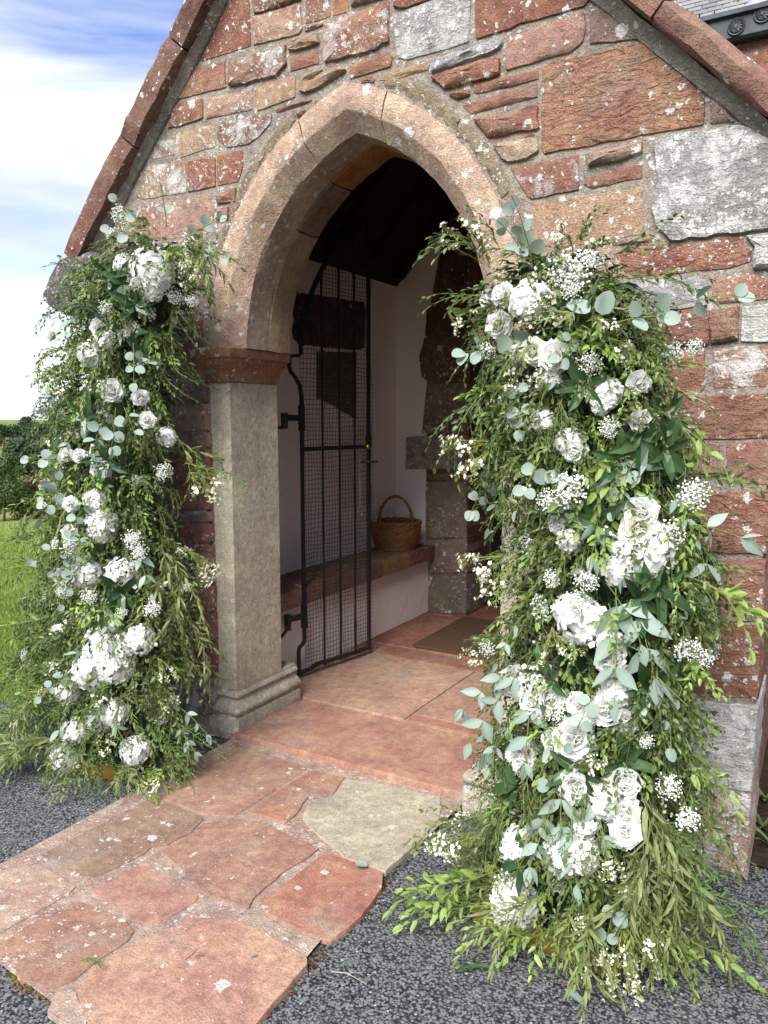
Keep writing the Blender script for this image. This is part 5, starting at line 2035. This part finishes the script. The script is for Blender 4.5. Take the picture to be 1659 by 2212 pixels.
for a in [(1150, 580, 9, 'round', 95, .22, (.040, .056)), (1135, 560, 6, 'round', 110, .14, (.042, .060)), (1280, 700, 3, 'round', 90, .09, (.075, .085)), (1325, 700, 5, 'round', 20, .14, (.055, .075)), (1370, 690, 8, 'round', 22, .32, (.044, .062)),
          (1060, 760, 6, 'round', 165, .12, (.048, .062)), (1095, 705, 3, 'round', -60, .08, (.06, .07)), (1175, 985, 7, 'round', -120, .18, (.042, .058)), (1215, 990, 6, 'round', -100, .16, (.042, .06)), (1075, 1030, 8, 'round', -140, .17, (.036, .050)),
          (1085, 1060, 5, 'oval', -110, .14, (.045, .065)), (1300, 1100, 6, 'oval', -100, .18, (.06, .085)), (1370, 1050, 7, 'oval', -70, .14, (.05, .07)), (1290, 1010, 4, 'round', -40, .12, (.05, .065)),
          (1330, 1270, 10, 'oval', -75, .30, (.085, .115)), (1365, 1300, 9, 'oval', -60, .26, (.085, .115)), (1310, 1260, 5, 'oval', -40, .2, (.08, .11)), (1130, 1440, 10, 'oval', -120, .28, (.065, .09)), (1110, 1445, 9, 'oval', -150, .24, (.06, .085)),
          (1150, 1500, 9, 'oval', -95, .24, (.065, .09)), (1080, 1540, 6, 'oval', -110, .18, (.06, .085)), (1195, 1560, 5, 'oval', -80, .18, (.06, .08)), (1215, 1690, 9, 'oval', -95, .24, (.065, .09)), (1190, 1740, 8, 'oval', -110, .22, (.065, .085)),
          (1235, 1770, 7, 'oval', -75, .18, (.06, .085)), (1280, 1700, 6, 'oval', -70, .18, (.06, .08)), (1480, 1130, 6, 'oval', 0, .20, (.06, .09)), (1530, 1180, 4, 'oval', -90, .14, (.07, .09))]:
    euc(PR, *a)
for u, v in ((245, 597), (265, 615), (189, 653), (251, 706), (270, 720), (140, 933), (231, 992), (262, 1279), (235, 1310), (300, 770), (190, 900), (320, 840), (290, 660)):
    ruscus(PL, u, v, 5, (.075, .115))
for u, v in ((1425, 973), (1380, 950), (1260, 830), (1420, 1269), (1380, 1290), (1190, 1460), (1140, 1850), (1250, 1660), (1430, 900), (1290, 1130), (1350, 1640), (1340, 990), (1120, 1700), (1400, 1480)):
    ruscus(PR, u, v, 6, (.075, .115))


def hero(P, kind, u, v, ang, scale, out=1.05, toward=.3):
    p = Vector(P.surface(u, v, out))
    a = math.radians(ang)
    d = Vector(RGT) * math.cos(a) + Vector((0, 0, 1)) * math.sin(a) + Vector((0, -toward, 0))
    P.place(kind, random.choice(VAR[kind]), p, d, (random.gauss(0, .15), -.2, 1), scale)


for a in [('leafy_sprig', 150, 760, 165, .6), ('leafy_sprig', 150, 800, 185, .6), ('fine_sprig', 230, 560, 200, .95), ('leafy_sprig', 150, 900, 170, .6), ('leafy_sprig', 240, 540, 215, 1.0), ('pale_sprig', 120, 1060, 200, .9), ('pale_sprig', 420, 500, -60, 1.0), ('willow_sprig', 400, 500, -50, 1.0),
          ('willow_sprig', 440, 480, -80, .8), ('fine_sprig', 380, 640, -85, 1.1), ('fine_sprig', 350, 700, -80, 1.2), ('fine_sprig', 360, 780, -95, 1.1), ('willow_sprig', 380, 940, -40, .9), ('fern_sprig', 400, 1000, -20, 1.1), ('waxflower_sprig', 410, 1020, -25, 1.1), ('waxflower_sprig', 400, 1180, -30, 1.1),
          ('willow_sprig', 350, 1180, -65, 1.0), ('willow_sprig', 370, 1200, -50, 1.0), ('pale_sprig', 330, 1230, -100, .8), ('leafy_sprig', 120, 1230, 160, 1.0), ('pale_sprig', 110, 1330, 190, 1.0), ('leafy_sprig', 100, 1180, 150, 1.0), ('willow_sprig', 120, 1480, 200, 1.0), ('pale_sprig', 110, 1470, 205, 1.0),
          ('willow_sprig', 130, 1600, 195, 1.0), ('pale_sprig', 100, 1640, 200, .8), ('willow_sprig', 100, 1620, 185, 1.0), ('pale_sprig', 80, 1660, 220, .7), ('fern_sprig', 220, 1670, -80, .6), ('fern_sprig', 380, 1560, -30, 1.0), ('fern_sprig', 360, 1600, -40, .8), ('leafy_sprig', 400, 1420, -20, .9), ('willow_sprig', 400, 1330, -50, .9)]:
    hero(PL, *a)
for a in [('leafy_sprig', 1060, 560, 140, 1.0), ('leafy_sprig', 1040, 640, 175, .8), ('leafy_sprig', 1080, 540, 110, .7), ('leafy_sprig', 1320, 560, 35, .9), ('leafy_sprig', 1350, 600, 0, .9), ('leafy_sprig', 1250, 540, 70, .6), ('waxflower_sprig', 1060, 580, 130, 1.0), ('willow_sprig', 1150, 690, 10, .9), ('willow_sprig', 1100, 740, 5, .8),
          ('leafy_sprig', 1400, 880, -20, 1.0), ('pale_sprig', 1430, 880, -35, 1.1), ('pale_sprig', 1450, 930, -50, .9), ('pale_sprig', 1290, 940, -75, 1.1), ('pale_sprig', 1310, 960, -95, 1.0), ('fine_sprig', 1060, 790, -110, 1.2), ('fine_sprig', 1040, 850, -120, 1.0), ('fine_sprig', 1100, 850, -100, 1.2), ('pale_sprig', 1030, 950, -100, .8),
          ('waxflower_sprig', 1090, 960, 190, 1.1), ('fine_sprig', 1430, 1100, -75, 1.2), ('fine_sprig', 1470, 1140, -80, 1.2), ('pale_sprig', 1500, 1250, -30, 1.2), ('pale_sprig', 1480, 1280, -55, 1.1), ('leafy_sprig', 1500, 1260, -20, 1.0), ('leafy_sprig', 1500, 1040, 10, .9), ('waxflower_sprig', 1130, 1200, 200, 1.1), ('fine_sprig', 1420, 1420, -80, 1.2),
          ('fine_sprig', 1450, 1450, -75, 1.1), ('fine_sprig', 1390, 1440, -95, 1.1), ('pale_sprig', 1470, 1600, -40, 1.0), ('leafy_sprig', 1490, 1620, -30, .8), ('willow_sprig', 1380, 1700, -72, 1.25), ('willow_sprig', 1400, 1720, -66, 1.25), ('willow_sprig', 1420, 1760, -70, 1.2), ('willow_sprig', 1390, 1780, -80, 1.2), ('willow_sprig', 1440, 1800, -62, 1.1), ('willow_sprig', 1370, 1820, -85, 1.0),
          ('leafy_sprig', 1480, 1750, -20, .9), ('fern_sprig', 1470, 1900, -12, 1.1), ('fern_sprig', 1490, 1930, -15, 1.0), ('leafy_sprig', 1450, 1920, -15, 1.0), ('pale_sprig', 1040, 1890, 195, 1.15), ('pale_sprig', 1060, 1900, 205, 1.0), ('pale_sprig', 1050, 1970, 205, 1.0), ('pale_sprig', 1040, 1960, 190, .9), ('waxflower_sprig', 1050, 1800, 170, 1.1), ('leafy_sprig', 1040, 1760, 190, .9),
          ('pale_sprig', 1180, 2040, -115, .8), ('pale_sprig', 1150, 2030, -140, .8), ('pale_sprig', 1440, 2050, -45, 1.0), ('pale_sprig', 1420, 2060, -60, .8), ('waxflower_sprig', 1370, 1950, -75, 1.2), ('waxflower_sprig', 1350, 1980, -85, 1.2), ('willow_sprig', 1270, 1960, -85, .9), ('willow_sprig', 1240, 1960, -100, .9), ('willow_sprig', 1180, 1960, -125, .9)]:
    hero(PR, *a)

for P, top, n_ in ((PL, 2.1, 66), (PR, 1.9, 62)):
    fill(P, 'leafy_sprig', n_, (.15, top), 0, (.4, .65), -.5, az=(-1.3, 1.3), root=-.02)
    fill(P, 'pale_sprig', n_ // 3, (.15, top), 0, (.35, .6), -.4, az=(-1.3, 1.3), root=-.02)
    for i in range(13):
        z = .2 + (top - .35) * (i + random.random()) / 13
        x, y, a = P.spine(z)
        f = random.uniform(-1.1, 1.1)
        q = Vector((x + math.sin(f) * a * .85, y - math.cos(f) * .26, z)) - Vector(CAM)
        dz_ = q.dot(Vector(FWD))
        euc(P, U0 + FPX * q.dot(Vector(RGT)) / dz_, V0 - FPX * q.dot(Vector(UPV)) / dz_, 7, random.choice(('round', 'oval')), random.uniform(-150, -30), .17, (.036, .054))

# keep every spray above the ground and out of the wall
bpy.context.view_layer.update()
for P in (PL, PR):
    for o in P.root.children:
        if o.type != 'MESH' or o.name.startswith(('stand', 'inner', 'moss')):
            continue
        mw = o.matrix_world
        n_ = len(o.data.vertices)
        co = np.empty(n_ * 3, dtype=np.float32)
        o.data.vertices.foreach_get('co', co)
        w = co.reshape(-1, 3) @ np.array(mw.to_3x3()).T + np.array(mw.translation)
        dz = max(0, .006 - w[:, 2].min())
        if dz > .002:
            # lift the tips: tilt the spray up about its root
            if 'sprig' in o.name and not o.name.startswith('eucalyptus') and dz > .01:
                r = np.hypot(w[:, 0] - mw.translation.x, w[:, 1] - mw.translation.y).max()
                ax = mw.to_3x3().col[0].cross(Vector((0, 0, 1)))
                if ax.length > 1e-3:
                    ang_ = min(1.1, math.atan2(dz, max(r, .04)))
                    o.matrix_basis = Matrix.Translation(mw.translation) @ Matrix.Rotation(ang_, 4, ax.normalized()) @ Matrix.Translation(-mw.translation) @ o.matrix_basis
                    o.matrix_basis = Matrix.Translation((0, 0, dz * .25)) @ o.matrix_basis
            else:
                o.matrix_basis = Matrix.Translation((0, 0, dz)) @ o.matrix_basis

# ------------------------------------------------------------------ trees, hedge and shrubs beyond the lawn
def tree(name, label, cat, x, y, h, w, mat, n, size, group=None, lobes=14, trunk=.12):
    z0 = float(terrain_h(np.array([x]), np.array([y]))[0])
    root = empty(name, (x, y, z0), label=label, cat=cat, group=group)
    L_ = []
    for i in range(lobes):
        t = random.random()
        zz = h * (.18 + .75 * t)
        rw = w * (.34 if t > .75 else .46) * (1 - .55 * max(0, t - .45))
        a = random.uniform(0, 2 * PI)
        q = random.uniform(.2, 1) * rw * .75
        L_.append((q * math.cos(a), q * math.sin(a), zz, rw * random.uniform(.45, .7)))
    k = rng.integers(0, len(L_), n)
    L_ = np.array(L_)[k]
    d = rng.normal(0, 1, (n, 3))
    d /= np.linalg.norm(d, axis=1)[:, None]
    c = L_[:, :3] + d * (L_[:, 3] * rng.uniform(.55, 1.08, n))[:, None]
    u = rng.normal(0, 1, (n, 3))
    u /= np.linalg.norm(u, axis=1)[:, None]
    s = np.cross(u, d + .01)
    s /= np.maximum(np.linalg.norm(s, axis=1), 1e-4)[:, None]
    S = size * rng.uniform(.6, 1.4, n)[:, None]
    v = np.stack([c - u * S * .5, c + s * S * .35, c + u * S * .6, c - s * S * .35], 1).reshape(-1, 3)
    v[:, 2] = np.maximum(v[:, 2], .02)
    o = obj('crown', big_mesh('crown', v, np.arange(n * 4).reshape(n, 4), M[mat], np.repeat(rng.random(n), 4)), root)
    mb = MB()
    mb.tube([(0, 0, -.1), (.03 * w, 0, h * .3), (0, .02 * w, h * .7)], [trunk * h * .16, trunk * h * .11, trunk * h * .04], 8)
    for q in range(5):
        a = random.uniform(0, 6)
        mb.tube([(.02 * w, 0, h * (.2 + .1 * q)), (w * .28 * math.cos(a), w * .28 * math.sin(a), h * (.38 + .1 * q))], [trunk * h * .05, trunk * h * .015], 5)
    build(mb, 'trunk', M['bark'], root)
    return root


def bear(u, dist):
    a = math.atan((u - U0) / FPX)
    return CAM[0] + dist * (math.tan(a) * _c - _s), CAM[1] + dist * (math.tan(a) * _s + _c)


x, y = bear(65, 46)
tree('broadleaf_tree', 'dark green bushy tree standing beyond the lawn at the edge of the fields', 'tree', x, y, 4.4, 3.4, 'crown', 9000, .15)
x, y = bear(140, 50)
tree('broadleaf_tree', 'dark tree half hidden behind the smaller floral pillar', 'tree', x, y, 4.4, 4.4, 'crown', 9000, .15)
x, y = bear(-12, 30)
tree('broadleaf_tree', 'green tree with thin branches cut by the frame at the field edge', 'tree', x, y, 4.0, 1.9, 'hedge', 3500, .12)
x, y = bear(2, 11.5)
tree('shrub', 'dark green rounded shrub at the far side of the lawn', 'shrub', x, y, 1.0, .85, 'hedge', 5000, .035)
for i, (u, dd, h, w, lab) in enumerate(((70, 12.2, .62, 1.0, 'pale brown bramble bush with reddish leaves next to the rounded dark shrub'), (118, 12.8, .66, 1.1, 'brown bramble bush close beside the smaller floral pillar'),
                                        (165, 12.6, .7, 1.2, 'bramble bush hidden mostly by the smaller floral pillar'))):
    x, y = bear(u, dd)
    tree('bramble_bush', lab, 'bush', x, y, h, w, 'bramble', 4200, .04)
x, y = bear(62, 420)
tree('hilltop_tree', 'large round tree rising above the far hedge on the horizon', 'tree', x, y, 8.6, 9.5, 'crown', 3500, .7)
for i, (u, dd, h) in enumerate(((-30, 300, 6.5), (8, 300, 7.2), (40, 310, 6.2), (75, 300, 6.8), (105, 310, 7.4), (140, 300, 6.5), (180, 305, 7))):
    x, y = bear(u, dd)
    tree('hedgerow_tree', 'low tree of the long far hedgerow along the horizon', 'tree', x, y, h * .72, 11, 'crown', 1600, .7, group='trees of the far hedgerow')
x, y = bear(22, 120)
tree('field_shrub', 'brown field shrub on the slope left of the dark bushy tree', 'shrub', x, y, 2.4, 5, 'bramble', 1500, .3)

# weeds in the bed by the right corner of the porch
for i, (u, v, s_, lab) in enumerate(((1648, 1745, .9, 'leafy green weed growing in the bed at the right corner of the porch'), (1672, 1790, 1.1, 'weed with narrow leaves at the right edge of the bed'), (1655, 1690, 1.2, 'taller weed in the shaded bed behind the right corner'))):
    p = at(u, v + 40, z=.02)
    w_ = empty('weed', (p[0], p[1], .012), label=lab, cat='weed')
    mb = MB()
    for k in range(11):
        a = random.uniform(0, 2 * PI)
        leaf(mb, (0, 0, .0), (math.cos(a), math.sin(a), random.uniform(.5, 1.6)), (0, 0, 1), random.uniform(.05, .10) * s_, .016 * s_, curl=.5)
    build(mb, 'leaves', M['hedge'] if i == 0 else M['leaf'], w_, fix=False)
mb = MB()
for i in range(420):
    x, y = random.uniform(1.64, 3.2), random.uniform(.12, 2.3)
    a = random.uniform(0, 2 * PI)
    ln = random.uniform(.03, .12)
    mb.tube([(x, y, .014), (x + ln * math.cos(a), y + ln * math.sin(a), .02 + random.uniform(0, .06))], .0014, 3, cap=False)
tag(build(mb, 'dead_twigs', M['woodstem'], fix=False), kind='stuff', label='dry twigs and dead stems littering the soil bed')

# ------------------------------------------------------------------ small things on the ground
def ground_leaf(u, v, ang, ln, kind, label, zz=.008, up=(0.1, .1, 1)):
    p = at(u, v, z=zz)
    me = LEAF[kind][0].copy()
    o = obj('fallen_leaf', me)
    o.matrix_basis = Matrix.Translation(Vector(p)) @ basis((math.cos(ang), math.sin(ang), .03), up) @ Matrix.Scale(ln, 4)
    tag(o, label, 'leaf')
    return o


ground_leaf(1218, 2136, -.25, .072, 'oval', 'blue-green eucalyptus leaf lying alone on the tarmac', .012)
ground_leaf(764, 1865, .25, .048, 'round', 'pale eucalyptus leaf lying on the grey flagstone', .032)
ground_leaf(540, 2066, 1.2, .022, 'oval', 'tiny green leaf on the large front flagstone', .031)
p = at(1503, 2060, z=.0)
pm = shape_stone([(-.022, -.014), (.018, -.016), (.024, .006), (.002, .018), (-.02, .01)], 0, .012, .006, .003, .002, .01, .006)
m2 = MB()
m2.add([(x, z, .014 - y) for x, y, z in pm.v], pm.f)
o = build(m2, 'pebble', M['pinkstone'], smooth=True)
o.location = p
tag(o, 'pink pebble lying on the tarmac right of the larger floral pillar', 'pebble')


def ground_sprig(u, v, ang, ln, label, mat='frond', n=40, zz=.006):
    p = at(u, v, z=zz)
    mb = MB()
    pts = [(t * ln, .01 * math.sin(t * 3), .003 + .01 * math.sin(t * 3.1)) for t in np.linspace(0, 1, 8)]
    mb.tube(pts, .0012, 3)
    for i in range(n):
        t = .15 + .85 * i / n
        leaf(mb, (t * ln, .01 * math.sin(t * 3), .005 + .008 * math.sin(t * 3)), (1, (1 if i % 2 else -1) * random.uniform(.5, 1), random.uniform(0, .5)), (0, 0, 1), .02 * (1.1 - .6 * t), .003)
    o = build(mb, 'fallen_sprig', M[mat], fix=False)
    o.location = p
    o.rotation_euler = (0, 0, ang)
    tag(o, label, 'sprig')


ground_sprig(975, 2102, .55, .12, 'green needle sprig lying on the tarmac by the path')
ground_sprig(172, 2078, .1, .075, 'small green needle sprig lying on the flagstones', 'frond', 24, .032)


def twig(u, v, ang, ln, label, zz=.006, mat='woodstem'):
    p = at(u, v, z=zz)
    mb = MB()
    mb.tube([(0, 0, .002), (ln * .4, .008, .006), (ln, -.004, .003)], [.0014, .0012, .0007], 4)
    mb.tube([(ln * .4, .008, .006), (ln * .75, .03, .004)], [.001, .0006], 3)
    o = build(mb, 'twig', mat if not isinstance(mat, str) else M[mat])
    o.location = p
    o.rotation_euler = (0, 0, ang)
    tag(o, label, 'twig')


twig(1197, 2122, -.2, .085, 'brown forked twig on the tarmac beside the eucalyptus leaf')
twig(715, 2100, .1, .11, 'pale dry twig on the tarmac beside the path', mat=simple('pale_twig', (.36, .33, .25), .8, .2, 0, 60, .3, 0))
twig(485, 1582, .5, .11, 'pale straw stalk on the tarmac below the pale column base', mat=bpy.data.materials['pale_twig'])
twig(400, 2075, .9, .05, 'thin olive twig on the large front flagstone', .030)
